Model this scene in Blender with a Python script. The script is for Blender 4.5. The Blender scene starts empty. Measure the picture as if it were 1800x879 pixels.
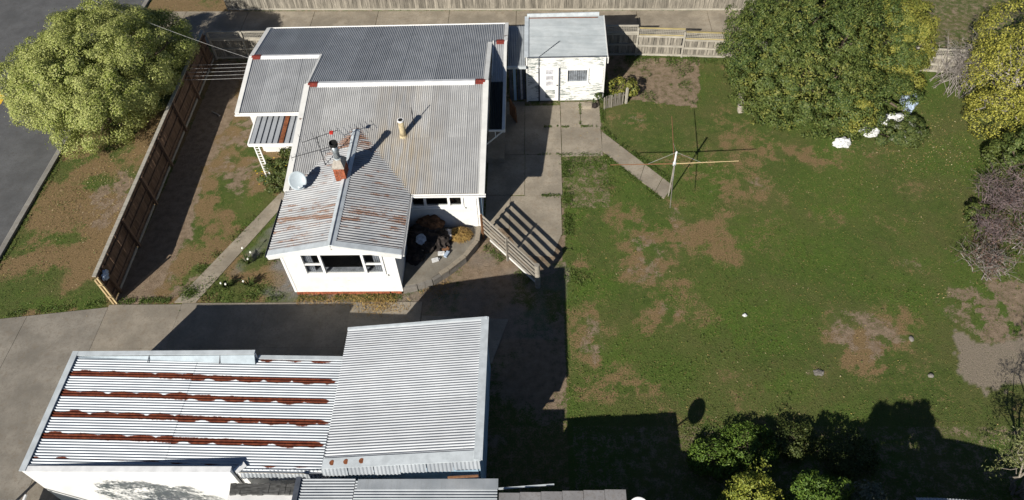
import bpy, math, random
import numpy as np
from mathutils import Vector, Matrix

random.seed(7)
RNG = np.random.default_rng(11)
SC = bpy.context.scene
COL = SC.collection
R = math.radians

# ------------------------------------------------------------------ camera
PITCH, ROLL, YAW, FPX, CY, CAMH = R(50.966), R(-3.229), R(-3.538), 1300.27, 446.76, 24.519
_f = Vector((math.sin(YAW) * math.cos(PITCH), math.cos(YAW) * math.cos(PITCH), -math.sin(PITCH)))
_r = Vector((math.cos(YAW), -math.sin(YAW), 0))
_u = _r.cross(_f)
_r2 = math.cos(ROLL) * _r + math.sin(ROLL) * _u
_u2 = -math.sin(ROLL) * _r + math.cos(ROLL) * _u
cam = bpy.data.cameras.new('camera')
cam.sensor_width = 36
cam.lens = 36 * FPX / 1800
cam.shift_y = (CY - 439.5) / 1800
cam.clip_end = 3000
cam_ob = bpy.data.objects.new('camera', cam)
M = Matrix((_r2, _u2, -_f)).transposed().to_4x4()
M.translation = (0, 0, CAMH)
cam_ob.matrix_world = M
COL.objects.link(cam_ob)
SC.camera = cam_ob

# ------------------------------------------------------------------ light
SUN = Vector((0.846, 1.423, -1.0)).normalized()          # direction the light travels
world = bpy.data.worlds.new('World')
SC.world = world
world.use_nodes = True
_nt = world.node_tree
_bg = _nt.nodes['Background']
_sky = _nt.nodes.new('ShaderNodeTexSky')
_sky.sky_type = 'NISHITA'
_sky.sun_disc = False
_sky.air_density = 0.6
_sky.dust_density = 0.2
_sky.ozone_density = 1.5
_sky.sun_elevation = math.asin(-SUN.z)
_sky.sun_rotation = math.atan2(-SUN.x, -SUN.y)
_nt.links.new(_sky.outputs[0], _bg.inputs[0])
_bg.inputs[1].default_value = 0.05
sun = bpy.data.lights.new('sun', 'SUN')
sun.energy = 5.0
sun.angle = R(0.5)
sun.color = (1.0, 0.94, 0.84)
sun_ob = bpy.data.objects.new('sun', sun)
sun_ob.rotation_euler = SUN.to_track_quat('-Z', 'Y').to_euler()
COL.objects.link(sun_ob)
SC.view_settings.view_transform = 'Standard'
SC.view_settings.look = 'None'
SC.view_settings.exposure = 0.43
SC.view_settings.gamma = 1.0
SC.view_settings.use_curve_mapping = False

# ------------------------------------------------------------------ materials
class N:
    """small node-graph writer"""
    def __init__(s, name, rough=0.8, metal=0.0):
        s.m = bpy.data.materials.new(name)
        s.m.use_nodes = True
        s.t = s.m.node_tree
        s.b = s.t.nodes['Principled BSDF']
        s.b.inputs['Roughness'].default_value = rough
        s.b.inputs['Metallic'].default_value = metal
        s.b.inputs['Specular IOR Level'].default_value = 0.3
        s._pos = None
    def new(s, t): return s.t.nodes.new(t)
    def link(s, a, b): s.t.links.new(a, b)
    def put(s, sock, v):
        if isinstance(v, bpy.types.NodeSocket): s.link(v, sock)
        elif isinstance(v, (tuple, list)) and len(v) == 3 and sock.type == 'RGBA': sock.default_value = (*v, 1)
        else: sock.default_value = v
    @property
    def pos(s):
        if s._pos is None: s._pos = s.new('ShaderNodeNewGeometry').outputs['Position']
        return s._pos
    def obj(s): return s.new('ShaderNodeTexCoord').outputs['Object']
    def xyz(s, v=None):
        n = s.new('ShaderNodeSeparateXYZ'); s.link(v or s.pos, n.inputs[0]); return n.outputs
    def math(s, op, a, b=0.0, c=0.0, clamp=False):
        n = s.new('ShaderNodeMath'); n.operation = op; n.use_clamp = clamp
        s.put(n.inputs[0], a); s.put(n.inputs[1], b); s.put(n.inputs[2], c); return n.outputs[0]
    def scale(s, v, sc):
        n = s.new('ShaderNodeVectorMath'); n.operation = 'MULTIPLY'
        s.put(n.inputs[0], v); n.inputs[1].default_value = sc; return n.outputs[0]
    def noise(s, scale, vec=None, detail=4, rough=0.6, stretch=None):
        n = s.new('ShaderNodeTexNoise'); v = vec or s.pos
        if stretch: v = s.scale(v, stretch)
        s.link(v, n.inputs['Vector']); n.inputs['Scale'].default_value = scale
        n.inputs['Detail'].default_value = detail; n.inputs['Roughness'].default_value = rough
        return n.outputs['Fac']
    def step(s, v, lo, hi, a=0.0, b=1.0):
        n = s.new('ShaderNodeMapRange'); n.interpolation_type = 'SMOOTHSTEP'
        s.put(n.inputs[0], v); s.put(n.inputs[1], lo); s.put(n.inputs[2], hi)
        n.inputs[3].default_value = a; n.inputs[4].default_value = b; return n.outputs[0]
    def mix(s, f, a, b, mode='MIX'):
        n = s.new('ShaderNodeMix'); n.data_type = 'RGBA'; n.blend_type = mode
        s.put(n.inputs[0], f); s.put(n.inputs[6], a); s.put(n.inputs[7], b); return n.outputs[2]
    def rnd(s): return s.new('ShaderNodeObjectInfo').outputs['Random']
    def island(s): return s.new('ShaderNodeNewGeometry').outputs['Random Per Island']
    def attr(s, name):
        n = s.new('ShaderNodeAttribute'); n.attribute_name = name; return n.outputs['Fac']
    def color(s, c): s.put(s.b.inputs['Base Color'], c)
    def bump(s, h, strength=0.4, dist=0.01):
        n = s.new('ShaderNodeBump'); s.link(h, n.inputs['Height'])
        n.inputs['Strength'].default_value = strength; n.inputs['Distance'].default_value = dist
        s.link(n.outputs[0], s.b.inputs['Normal'])

def sc3(c, k): return tuple(min(1, x * k) for x in c)

def mat_simple(name, c, rough=0.8, var=0.25, scale=6, stretch=None, bump=0.0, metal=0.0, rnd=0.0, c2=None):
    n = N(name, rough, metal)
    f = n.noise(scale, stretch=stretch)
    col = n.mix(n.step(f, .3, .7), sc3(c, 1 - var), c2 or sc3(c, 1 + var))
    if rnd: col = n.mix(1.0, col, n.mix(n.rnd(), sc3((1, 1, 1), 1 - rnd), (1, 1, 1)), 'MULTIPLY')
    n.color(col)
    if bump: n.bump(f, bump)
    return n.m

def mat_leaf(name, cs, rough=0.55, trans=0.25, spec=0.3):
    n = N(name, rough)
    n.b.inputs['Specular IOR Level'].default_value = spec
    i = n.island()
    col = cs[0]
    k = len(cs)
    for j in range(1, k):
        col = n.mix(n.step(i, (j - .6) / (k - .2), (j + .1) / (k - .2)), col, cs[j])
    big = n.noise(.55, detail=2)
    col = n.mix(n.step(big, .35, .7, 0, .45), col, cs[-1])
    n.color(col)
    t = n.new('ShaderNodeBsdfTranslucent'); n.put(t.inputs[0], col)
    mx = n.new('ShaderNodeMixShader'); mx.inputs[0].default_value = trans
    n.link(n.b.outputs[0], mx.inputs[1]); n.link(t.outputs[0], mx.inputs[2])
    n.link(mx.outputs[0], n.t.nodes['Material Output'].inputs[0])
    return n.m

MT = {}
def white_paint(name, wear, c=(.70, .70, .68), under=(.16, .16, .14), rough=.55):
    n = N(name, rough)
    f = n.noise(8, stretch=(.35, .35, 2.6), detail=7, rough=.75)
    g = n.noise(.8, detail=2)
    th = n.math('ADD', f, n.math('MULTIPLY', n.math('SUBTRACT', g, .5), .35))
    fl = n.step(th, .74 - wear * .24, .78 - wear * .24)
    dirt = n.mix(n.step(n.noise(1.7), .35, .75), c, sc3(c, .86))
    n.color(n.mix(fl, dirt, under))
    n.bump(fl, .4, -.002)
    return n.m
MT['white'] = white_paint('white_paint', .34, under=(.36, .35, .33))
MT['white_worn'] = white_paint('white_trim_paint', .42, under=(.22, .17, .14))
MT['white_clean'] = mat_simple('white_gloss_paint', (.8, .8, .79), .45, .03)
MT['peel'] = white_paint('peeling_white_paint', .90, under=(.19, .22, .21))
MT['blue_wall'] = mat_simple('pale_blue_board_paint', (.33, .47, .60), .7, .14, 3, (1, 1, .3), rnd=.15)
MT['plaster'] = white_paint('white_plaster', .22, c=(.76, .76, .76), under=(.45, .45, .43))

def roofmat(name, c, c2, stain=0.0, stainc=(.42, .33, .20), rust=0.0, metal=.1, rough=.5):
    n = N(name, rough, metal)
    base = n.mix(n.step(n.noise(1.3, detail=5), .3, .72), c, c2)
    base = n.mix(1.0, base, n.mix(n.rnd(), (.80, .80, .81), (1, 1, 1)), 'MULTIPLY')
    stk = n.noise(3.0, vec=n.scale(n.obj(), (5, .5, 1)), detail=5, rough=.65)
    base = n.mix(n.step(stk, .48, .75, 0, .45), base, tuple(x * k for x, k in zip(c, (.74, .70, .64))))
    base = n.mix(n.step(n.noise(14, detail=3), .55, .8, 0, .35), base, sc3(c, .6))
    if stain:
        X, Y, Z = n.xyz()
        w = n.math('ABSOLUTE', n.math('ADD', X, 5.9))
        s1 = n.step(w, .15, 2.3, 1, 0)
        streak = n.noise(3.2, stretch=(1, .12, .1), detail=5)
        s2 = n.math('MULTIPLY', s1, n.step(streak, .3, .72))
        s2 = n.math('MULTIPLY', s2, n.step(Y, 24.9, 23.4, .35, 1))
        base = n.mix(n.math('MULTIPLY', s2, stain), base, stainc)
    if rust:
        f = n.noise(1.5, detail=8, rough=.75, stretch=(.45, 3.0, 1))
        fine = n.noise(22, detail=2)
        fr = n.math('ADD', f, n.math('MULTIPLY', n.math('SUBTRACT', fine, .5), .22))
        rc = n.mix(fine, (.12, .05, .025), (.22, .10, .045))
        X, Y, Z = n.xyz()
        up = n.math('ADD', n.step(Y, 22.2, 23.9, 0, .17), n.step(n.math('ABSOLUTE', n.math('SUBTRACT', Y, 19.2)), .2, .9, .07, 0))
        lo = n.math('SUBTRACT', .635 - rust * .1, up)
        base = n.mix(n.step(fr, n.math('SUBTRACT', lo, .03), n.math('ADD', lo, .09), 0, .85), base, rc)
    n.color(base)
    return n.m
MT['roof'] = roofmat('painted_iron_roof', (.36, .375, .39), (.45, .465, .48))
MT['roof_front'] = roofmat('stained_iron_roof', (.41, .415, .415), (.50, .505, .505), stain=.75)
MT['roof_gable'] = roofmat('rusting_iron_roof', (.30, .315, .335), (.40, .41, .42), rust=.68)
MT['roof_shop'] = roofmat('galvanised_iron_roof', (.36, .385, .415), (.42, .445, .475), metal=.1)
MT['roof_shed'] = roofmat('shed_iron_roof', (.37, .41, .43), (.47, .51, .53))
MT['roof_nbr'] = roofmat('dull_iron_roof', (.30, .33, .36), (.40, .43, .46))
MT['roof_dark'] = mat_simple('dark_plastic_sheet', (.02, .022, .02), .35, .4, 5, (1, .2, 1))
MT['flash'] = mat_simple('zinc_flashing', (.58, .63, .66), .5, .12, 3, metal=.2)
MT['flash_md'] = mat_simple('grey_zinc_flashing', (.27, .32, .36), .5, .12, 3, metal=.2)
MT['flash_lt'] = mat_simple('pale_flashing', (.74, .75, .76), .5, .1, 3)
MT['flash_dk'] = mat_simple('lead_flashing', (.07, .08, .10), .5, .3, 3)
MT['redcap'] = mat_simple('oxide_red_cap', (.20, .035, .025), .7, .3, 9)
MT['rust'] = mat_simple('rust', (.20, .07, .03), .9, .4, 12)

def rowrust():
    n = N('row_rusted_iron_roof', .5, .2)
    X, Y, Z = n.xyz()
    base = n.mix(n.step(n.noise(1.1, detail=4), .3, .7), (.38, .415, .455), (.45, .485, .52))
    yc = n.math('ADD', 12.56, n.math('MULTIPLY', n.math('ADD', X, 16.45), -.0138))
    t = n.math('DIVIDE', n.math('SUBTRACT', yc, Y), .768)
    k = n.math('ROUND', t)
    d = n.math('MULTIPLY', n.math('ABSOLUTE', n.math('SUBTRACT', t, k)), .768)
    ph = n.math('ADD', n.math('MULTIPLY', X, 1.0), n.math('MULTIPLY', k, .37))
    cmb = n.new('ShaderNodeCombineXYZ'); n.link(ph, cmb.inputs[0]); n.link(n.math('MULTIPLY', k, 9.1), cmb.inputs[1])
    n.link(n.math('MULTIPLY', n.math('SIGN', n.math('SUBTRACT', t, k)), 3.3), cmb.inputs[2])
    wv = n.noise(1.25, vec=cmb.outputs[0], detail=3, rough=.55)
    fine = n.noise(9, detail=4, rough=.7)
    sc_ = n.math('ABSOLUTE', n.math('SINE', n.math('MULTIPLY', ph, 3.3)))
    sd_ = n.math('SIGN', n.math('SUBTRACT', t, k))
    lh = n.step(X, -12.05, -11.95, -1, 1)
    act = n.step(n.math('MULTIPLY', sd_, lh), -.2, .2)
    amp_ = n.math('MULTIPLY', n.math('SUBTRACT', n.math('ADD', n.math('MULTIPLY', sc_, .5), wv), .75), .16)
    w = n.math('ADD', .1, n.math('MULTIPLY', amp_, n.math('ADD', .12, act)))
    w = n.math('ADD', w, n.math('MULTIPLY', n.math('SUBTRACT', fine, .5), .07))
    last = n.step(k, 3.2, 3.8, 0, .105)
    w = n.math('SUBTRACT', w, last)
    w = n.math('SUBTRACT', w, n.step(X, -7.4, -6.7, 0, .2))
    w = n.math('SUBTRACT', w, n.math('MULTIPLY', n.step(k, -.2, -.6, 0, .2), n.step(X, -10.2, -9.8, 1, .4)))
    m = n.step(n.math('SUBTRACT', w, d), -.012, .014)
    rc = n.mix(n.step(n.noise(7, detail=5), .3, .7), (.085, .02, .011), (.17, .045, .02))
    n.color(n.mix(m, base, rc))
    n.link(n.step(m, 0, 1, .5, .9), n.b.inputs['Roughness'])
    return n.m
MT['roof_rows'] = rowrust()

def concrete(name, c, var=.2, crack=True):
    n = N(name, .9)
    a = n.noise(.9, detail=6); b = n.noise(14, detail=4); e = n.noise(55, detail=2)
    col = n.mix(n.step(a, .3, .7), sc3(c, 1 - var), sc3(c, 1 + var * .5))
    col = n.mix(n.step(b, .5, .68, 0, .45), col, tuple(x * k for x, k in zip(c, (.62, .55, .48))))
    col = n.mix(n.step(n.noise(3.1, detail=6, rough=.7), .52, .66, 0, .4), col, tuple(x * k for x, k in zip(c, (.72, .64, .55))))
    col = n.mix(n.step(e, .6, .8, 0, .3), col, sc3(c, 1.5))
    col = n.mix(1.0, col, n.mix(n.rnd(), (.88, .88, .88), (1, 1, 1)), 'MULTIPLY')
    big = n.noise(.33, detail=5, rough=.65)
    col = n.mix(n.step(big, .48, .66, 0, .5), col, sc3(c, .58))
    cr = n.noise(2.6, detail=8, rough=.75)
    col = n.mix(n.step(n.math('ABSOLUTE', n.math('SUBTRACT', cr, .5)), .0, .012, .4, 0), col, sc3(c, .4))
    n.color(col); n.bump(e, .35, .004)
    return n.m
MT['conc'] = concrete('weathered_concrete', (.33, .29, .23), .28)
MT['conc_dk'] = concrete('stained_drive_concrete', (.275, .245, .20), .25)
MT['drive'] = concrete('old_seal', (.262, .240, .205), .28)
MT['asphalt'] = concrete('asphalt', (.122, .125, .130), .22)
MT['kerb'] = concrete('kerb_concrete', (.28, .27, .25), .2)
MT['patio'] = concrete('patio_concrete', (.235, .215, .18), .35)
MT['stone'] = concrete('patio_wall_block', (.24, .225, .205), .3)
MT['roof_panel'] = concrete('grey_fibre_cement', (.25, .245, .25), .2)
MT['yellow'] = mat_simple('yellow_road_paint', (.75, .45, .03), .8, .15)
MT['felt'] = mat_simple('grey_roofing_felt', (.08, .08, .078), .95, .5, 5, (1, 4, 1))

def wood(name, c, var=.35, rnd=.35, stretch=(1, 1, .12)):
    n = N(name, .85)
    g = n.noise(16, detail=6, rough=.7, stretch=stretch)
    col = n.mix(n.step(g, .3, .72), sc3(c, 1 - var), sc3(c, 1 + var))
    col = n.mix(1.0, col, n.mix(n.rnd(), sc3((1, 1, 1), 1 - rnd), (1, 1, 1)), 'MULTIPLY')
    n.color(col); n.bump(g, .25, .003)
    return n.m
MT['fence_brown'] = wood('brown_fence_timber', (.20, .128, .085))
MT['fence_grey'] = wood('silvered_fence_timber', (.30, .275, .23), .4, .5)
MT['fence_top'] = wood('pale_grey_timber', (.40, .375, .32), .25, .2, (.1, 1, 1))
MT['fence_lichen'] = wood('lichen_yellow_timber', (.40, .33, .16), .35, .3, (.1, 1, 1))
MT['fence_pale'] = wood('pale_raw_timber', (.52, .40, .22), .25, .2)
MT['gate'] = wood('weathered_gate_slat', (.30, .275, .235), .3, .3, (.2, .2, 1))
MT['gate_brown'] = wood('stained_gate_timber', (.22, .11, .055), .3, .2)
MT['bark'] = wood('bark', (.13, .10, .075), .4, .2)
MT['bark_lt'] = wood('pale_bark', (.34, .30, .25), .3, .3)
MT['twig'] = mat_simple('grey_twig', (.22, .19, .17), .9, .4, 3, c2=(.36, .33, .31))
MT['twig_dk'] = mat_simple('purplish_twig', (.12, .085, .085), .9, .4, 3, c2=(.24, .19, .19))
MT['brick'] = mat_simple('red_brick', (.36, .11, .055), .9, .3, 9, bump=.3, rnd=.35)
MT['mortar'] = mat_simple('mortar', (.36, .33, .29), .95, .2, 12)
MT['flue'] = mat_simple('flue_steel', (.30, .33, .35), .35, .25, 4, metal=.6)
MT['flue_cream'] = mat_simple('cream_flue_pipe', (.42, .35, .22), .7, .3, 5)
MT['soot'] = mat_simple('soot', (.012, .012, .013), .9)
MT['dish'] = mat_simple('grey_dish_paint', (.40, .46, .50), .45, .06)
MT['ali'] = mat_simple('dull_aluminium', (.075, .075, .08), .5, .3, 8, metal=.3)
MT['red_plastic'] = mat_simple('red_plastic', (.5, .04, .03), .5)
MT['black'] = mat_simple('black_plastic', (.014, .014, .016), .6, .4)
MT['wire'] = mat_simple('pale_wire', (.38, .38, .38), .5)
MT['tarp'] = mat_simple('white_tarpaulin', (.60, .61, .62), .6, .18, 5)
MT['bag'] = mat_simple('pale_blue_plastic_bag', (.34, .42, .54), .4, .25, 6)
MT['cloth_dk'] = mat_simple('dark_cloth', (.030, .024, .022), .9, .5, 6)
MT['cloth_br'] = mat_simple('brown_cloth', (.12, .062, .033), .9, .4, 7)
MT['curtain'] = mat_simple('grey_curtain', (.45, .45, .48), .9, .3, 5)
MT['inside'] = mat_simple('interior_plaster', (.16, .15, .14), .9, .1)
MT['straw'] = mat_leaf('dry_straw', [(.32, .21, .07), (.45, .31, .10), (.24, .15, .06)], .8, .15)
MT['gravel'] = mat_simple('gravel_stone', (.28, .265, .25), .9, .35, 30, rnd=0)

def glass():
    n = N('window_glass', .05)
    t = n.new('ShaderNodeBsdfTransparent'); t.inputs[0].default_value = (.8, .82, .83, 1)
    g = n.new('ShaderNodeBsdfGlossy'); g.inputs['Roughness'].default_value = .03
    fr = n.new('ShaderNodeLayerWeight'); fr.inputs[0].default_value = .5
    mx = n.new('ShaderNodeMixShader'); n.link(n.math('ADD', .03, n.math('MULTIPLY', n.math('POWER', fr.outputs['Facing'], 3.0), .6)), mx.inputs[0])
    n.link(t.outputs[0], mx.inputs[1]); n.link(g.outputs[0], mx.inputs[2])
    n.link(mx.outputs[0], n.t.nodes['Material Output'].inputs[0])
    return n.m
MT['glass'] = glass()

MT['leaf_street'] = mat_leaf('variegated_leaf', [(.155, .205, .036), (.245, .295, .058), (.35, .39, .10), (.47, .49, .19)])
MT['leaf_dark'] = mat_leaf('dark_ivy_leaf', [(.032, .055, .016), (.06, .10, .026), (.095, .14, .036), (.15, .18, .045)])
MT['leaf_olive'] = mat_leaf('olive_leaf', [(.09, .115, .025), (.15, .175, .035), (.21, .225, .045), (.29, .275, .055)])
MT['leaf_fresh'] = mat_leaf('fresh_ivy_leaf', [(.08, .115, .025), (.12, .155, .035), (.17, .19, .04), (.24, .24, .06)])
MT['leaf_yellow'] = mat_leaf('autumn_yellow_leaf', [(.28, .285, .045), (.38, .37, .06), (.50, .465, .095), (.17, .18, .04)])
MT['leaf_bright'] = mat_leaf('bright_green_leaf', [(.085, .16, .025), (.12, .21, .032), (.19, .28, .045), (.07, .12, .02)])
MT['leaf_lime'] = mat_leaf('lime_yellow_leaf', [(.17, .22, .035), (.26, .30, .045), (.12, .16, .03), (.34, .35, .06)])
MT['leaf_grey'] = mat_leaf('silver_leaf', [(.14, .16, .11), (.22, .24, .18), (.30, .31, .25), (.09, .11, .06)])
MT['leaf_mid'] = mat_leaf('mid_green_leaf', [(.035, .06, .018), (.055, .09, .022), (.08, .115, .032), (.12, .14, .04)])
MT['leaf_mid2'] = mat_leaf('grey_green_leaf', [(.08, .11, .035), (.12, .15, .05), (.18, .20, .08), (.25, .25, .10)])
MT['leaf_red'] = mat_leaf('reddish_leaf', [(.10, .045, .035), (.15, .075, .06), (.07, .05, .03), (.22, .15, .12)])
MT['grass'] = mat_leaf('grass_blade', [(.07, .115, .02), (.095, .145, .026), (.135, .16, .038), (.25, .20, .075)], .7, .3)
MT['weed'] = mat_leaf('weed_leaf', [(.08, .135, .028), (.11, .17, .034), (.15, .20, .045), (.07, .11, .024)], .6, .3)
MT['litter'] = mat_leaf('fallen_leaf', [(.42, .33, .10), (.36, .25, .12), (.55, .48, .30), (.28, .18, .08)], .8, .1)
MT['petal_y'] = mat_simple('yellow_petal', (.75, .50, .03), .6)
MT['petal_w'] = mat_simple('white_petal', (.8, .8, .75), .6)
MT['petal_o'] = mat_simple('orange_petal', (.7, .16, .04), .6)

def ground_mat():
    n = N('lawn_and_soil', .95)
    g1 = n.noise(.35, detail=5); g2 = n.noise(3.2, detail=6, rough=.7); g3 = n.noise(17, detail=5, rough=.75); g4 = n.noise(70, detail=2); g5 = n.noise(1.1, detail=4)
    green = n.mix(n.step(g2, .3, .7), (.064, .102, .018), (.102, .146, .028))
    green = n.mix(n.step(g1, .40, .58, 0, .85), green, (.120, .130, .038))
    green = n.mix(n.step(g5, .52, .66, 0, .5), green, (.070, .124, .020))
    green = n.mix(n.step(g3, .50, .66, 0, .6), green, (.036, .050, .013))
    green = n.mix(n.step(n.noise(9, detail=4, rough=.7), .55, .7, 0, .45), green, (.150, .132, .058))
    lush = n.mix(n.step(g3, .3, .7), (.068, .130, .016), (.115, .185, .026))
    green = n.mix(n.attr('lush'), green, lush)
    dry = n.mix(n.step(g3, .3, .7), (.165, .110, .050), (.320, .222, .112))
    soil = n.mix(n.step(g2, .3, .7), (.205, .148, .098), (.330, .252, .178))
    soil = n.mix(n.step(g3, .5, .75, 0, .55), soil, (.12, .095, .07))
    j = n.math('ADD', n.math('MULTIPLY', n.math('SUBTRACT', g3, .5), 1.5), n.math('MULTIPLY', n.math('SUBTRACT', g2, .5), 1.3))
    fd = n.step(n.math('ADD', n.attr('dry'), j), .38, .72)
    fs = n.step(n.math('ADD', n.attr('soil'), j), .42, .66)
    col = n.mix(fd, green, dry)
    col = n.mix(fs, col, soil)
    col = n.mix(n.math('MULTIPLY', n.attr('sand'), n.step(g3, .25, .6, .6, 1)), col, n.mix(g3, (.25, .205, .16), (.34, .285, .225)))
    col = n.mix(n.attr('grit'), col, n.mix(n.step(n.noise(40, detail=2), .35, .65), (.13, .125, .118), (.33, .315, .295)))
    col = n.mix(n.step(g4, .62, .8, 0, .3), col, (.34, .29, .19))
    n.color(col)
    h = n.math('ADD', g3, n.math('MULTIPLY', g4, .5))
    n.bump(h, 1.0, .07)
    return n.m
MT['ground'] = ground_mat()

# ------------------------------------------------------------------ object helpers
def link(o, parent=None):
    COL.objects.link(o)
    if parent is not None:
        o.parent = parent
        if parent.parent is None and parent.type == 'EMPTY':
            o.matrix_parent_inverse = parent.matrix_basis.inverted()
    return o
def tag(o, label=None, cat=None, group=None, kind=None):
    if label: o['label'] = label
    if cat: o['category'] = cat
    if group: o['group'] = group
    if kind: o['kind'] = kind
    return o
def thing(name, label, cat, loc=(0, 0, 0), group=None):
    o = bpy.data.objects.new(name, None)
    o.empty_display_size = .2
    o.matrix_basis = Matrix.Translation(loc)
    COL.objects.link(o)
    return tag(o, label, cat, group)
class MB:
    def __init__(s): s.v = []; s.f = []
    def add(s, vs, fs):
        k = len(s.v); s.v += [tuple(v) for v in vs]; s.f += [tuple(i + k for i in f) for f in fs]; return s
    def box(s, a, b):
        x0, y0, z0 = (min(a[i], b[i]) for i in range(3)); x1, y1, z1 = (max(a[i], b[i]) for i in range(3))
        return s.add([(x0, y0, z0), (x1, y0, z0), (x1, y1, z0), (x0, y1, z0), (x0, y0, z1), (x1, y0, z1), (x1, y1, z1), (x0, y1, z1)],
                     [(0, 3, 2, 1), (4, 5, 6, 7), (0, 1, 5, 4), (1, 2, 6, 5), (2, 3, 7, 6), (3, 0, 4, 7)])
    def bar(s, a, b, w, h, up=(0, 0, 1)):
        a, b = Vector(a), Vector(b); d = (b - a).normalized(); u = Vector(up)
        sd = d.cross(u)
        if sd.length < 1e-4: sd = d.cross(Vector((0, 1, 0)))
        sd.normalize(); u = sd.cross(d).normalized(); sd *= w / 2; u *= h / 2
        vs = [a - sd - u, a + sd - u, a + sd + u, a - sd + u, b - sd - u, b + sd - u, b + sd + u, b - sd + u]
        return s.add(vs, [(0, 1, 2, 3), (7, 6, 5, 4), (0, 4, 5, 1), (1, 5, 6, 2), (2, 6, 7, 3), (3, 7, 4, 0)])
    def tube(s, pts, rs, seg=8, cap=True):
        pts = [Vector(p) for p in pts]
        if not isinstance(rs, (list, tuple)): rs = [rs] * len(pts)
        k = len(s.v); prev = None
        for i, p in enumerate(pts):
            d = (pts[min(i + 1, len(pts) - 1)] - pts[max(i - 1, 0)]).normalized()
            a = d.cross(Vector((0, 0, 1)) if abs(d.z) < .95 else Vector((1, 0, 0))).normalized()
            if prev is not None and a.dot(prev) < 0: a = -a
            prev = a; b = d.cross(a)
            for j in range(seg):
                t = 2 * math.pi * j / seg
                s.v.append(tuple(p + rs[i] * (math.cos(t) * a + math.sin(t) * b)))
        for i in range(len(pts) - 1):
            for j in range(seg):
                q = (j + 1) % seg
                s.f.append((k + i * seg + j, k + i * seg + q, k + (i + 1) * seg + q, k + (i + 1) * seg + j))
        if cap:
            s.f.append(tuple(k + j for j in range(seg))[::-1])
            s.f.append(tuple(k + (len(pts) - 1) * seg + j for j in range(seg)))
        return s
    def prism(s, poly, vec):
        k = len(poly); vec = Vector(vec)
        vs = [Vector(p) for p in poly] + [Vector(p) + vec for p in poly]
        fs = [tuple(range(k))[::-1], tuple(range(k, 2 * k))] + [(i, (i + 1) % k, k + (i + 1) % k, k + i) for i in range(k)]
        return s.add(vs, fs)
    def build(s, name, mat, parent=None, smooth=False):
        me = bpy.data.meshes.new(name)
        me.from_pydata(s.v, [], s.f); me.update()
        me.materials.append(MT[mat] if isinstance(mat, str) else mat)
        if smooth: me.polygons.foreach_set('use_smooth', [True] * len(me.polygons))
        return link(bpy.data.objects.new(name, me), parent)
def quick(name, mat, parent, fn, *a, **k):
    m = MB(); getattr(m, fn)(*a, **k); return m.build(name, mat, parent)
def box(name, mat, parent, a, b): return quick(name, mat, parent, 'box', a, b)
def bar(name, mat, parent, a, b, w, h, up=(0, 0, 1)): return quick(name, mat, parent, 'bar', a, b, w, h, up)
def shared(name, me, mw, parent):
    o = bpy.data.objects.new(name, me); link(o, parent); o.matrix_basis = mw; return o
def struct(o): return tag(o, kind='structure')

def tri_mesh(name, V, F, mat, parent=None):
    """big numpy mesh; F is (n,3) or (n,4)"""
    me = bpy.data.meshes.new(name)
    k = F.shape[1]
    me.vertices.add(len(V)); me.vertices.foreach_set('co', np.ascontiguousarray(V, np.float32).ravel())
    me.loops.add(F.size); me.loops.foreach_set('vertex_index', np.ascontiguousarray(F, np.int32).ravel())
    me.polygons.add(len(F)); me.polygons.foreach_set('loop_start', np.arange(0, F.size, k, dtype=np.int32))
    me.update(calc_edges=True)
    me.materials.append(MT[mat])
    return link(bpy.data.objects.new(name, me), parent)
def unit(a): return a / np.maximum(np.linalg.norm(a, axis=1, keepdims=True), 1e-9)
def leaves(name, P, NR, size, mat, parent=None, aspect=.5, jit=.6, fold=.15):
    n = len(P)
    nr = unit(NR + RNG.normal(0, jit, (n, 3)))
    a = unit(np.cross(nr, RNG.normal(0, 1, (n, 3)))); b = np.cross(nr, a)
    L = (np.asarray(size) * RNG.uniform(.65, 1.35, n))[:, None]
    V = np.empty((n, 4, 3))
    V[:, 0] = P - a * L * .5
    V[:, 1] = P + b * L * aspect * .5 + nr * L * fold
    V[:, 2] = P + a * L * .5
    V[:, 3] = P - b * L * aspect * .5 + nr * L * fold
    F = np.arange(n * 4).reshape(n, 4)
    return tri_mesh(name, V.reshape(-1, 3), F, mat, parent)
def blobs(ells, nclump, per, cr, zmin=.05, shell=(.75, 1.02)):
    """leaf positions: clumps spread over the surface and upper volume of ellipsoids"""
    P = []; D = []
    area = np.array([e[3] * e[4] + e[3] * e[5] + e[4] * e[5] for e in ells]); area = area / area.sum()
    for e, w in zip(ells, area):
        c = np.array(e[:3]); r = np.array(e[3:6]); m = max(3, int(nclump * w))
        d = unit(RNG.normal(0, 1, (m, 3)) + np.array([0, 0, .25]))
        C = c + d * r * RNG.uniform(shell[0], shell[1], (m, 1))
        rad = cr * RNG.uniform(.55, 1.35, m)
        for i in range(m):
            k = int(per * (rad[i] / cr) ** 2)
            q = unit(RNG.normal(0, 1, (k, 3)) + d[i] * .7 + np.array([0, 0, .35]))
            st_ = 1 + .45 * (RNG.uniform(0, 1, (k, 1)) > .96); P.append(C[i] + q * rad[i] * st_ * RNG.uniform(.45, 1, (k, 1)) ** .6 * np.array([1, 1, .8])); D.append(q + .5 * d[i] + np.array([0, 0, .3]))
    P = np.concatenate(P); D = np.concatenate(D)
    keep = P[:, 2] > zmin
    return P[keep], D[keep]
def limb(mb, a, b, r0, r1, wob=.15, n=4, seg=6):
    a, b = Vector(a), Vector(b); pts = []; rs = []
    for i in range(n + 1):
        t = i / n; w = wob * (b - a).length * math.sin(math.pi * t)
        pts.append(a.lerp(b, t) + Vector((random.uniform(-w, w), random.uniform(-w, w), random.uniform(-w, w) * .5)))
        rs.append(r0 + (r1 - r0) * t)
    mb.tube(pts, rs, seg)
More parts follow.
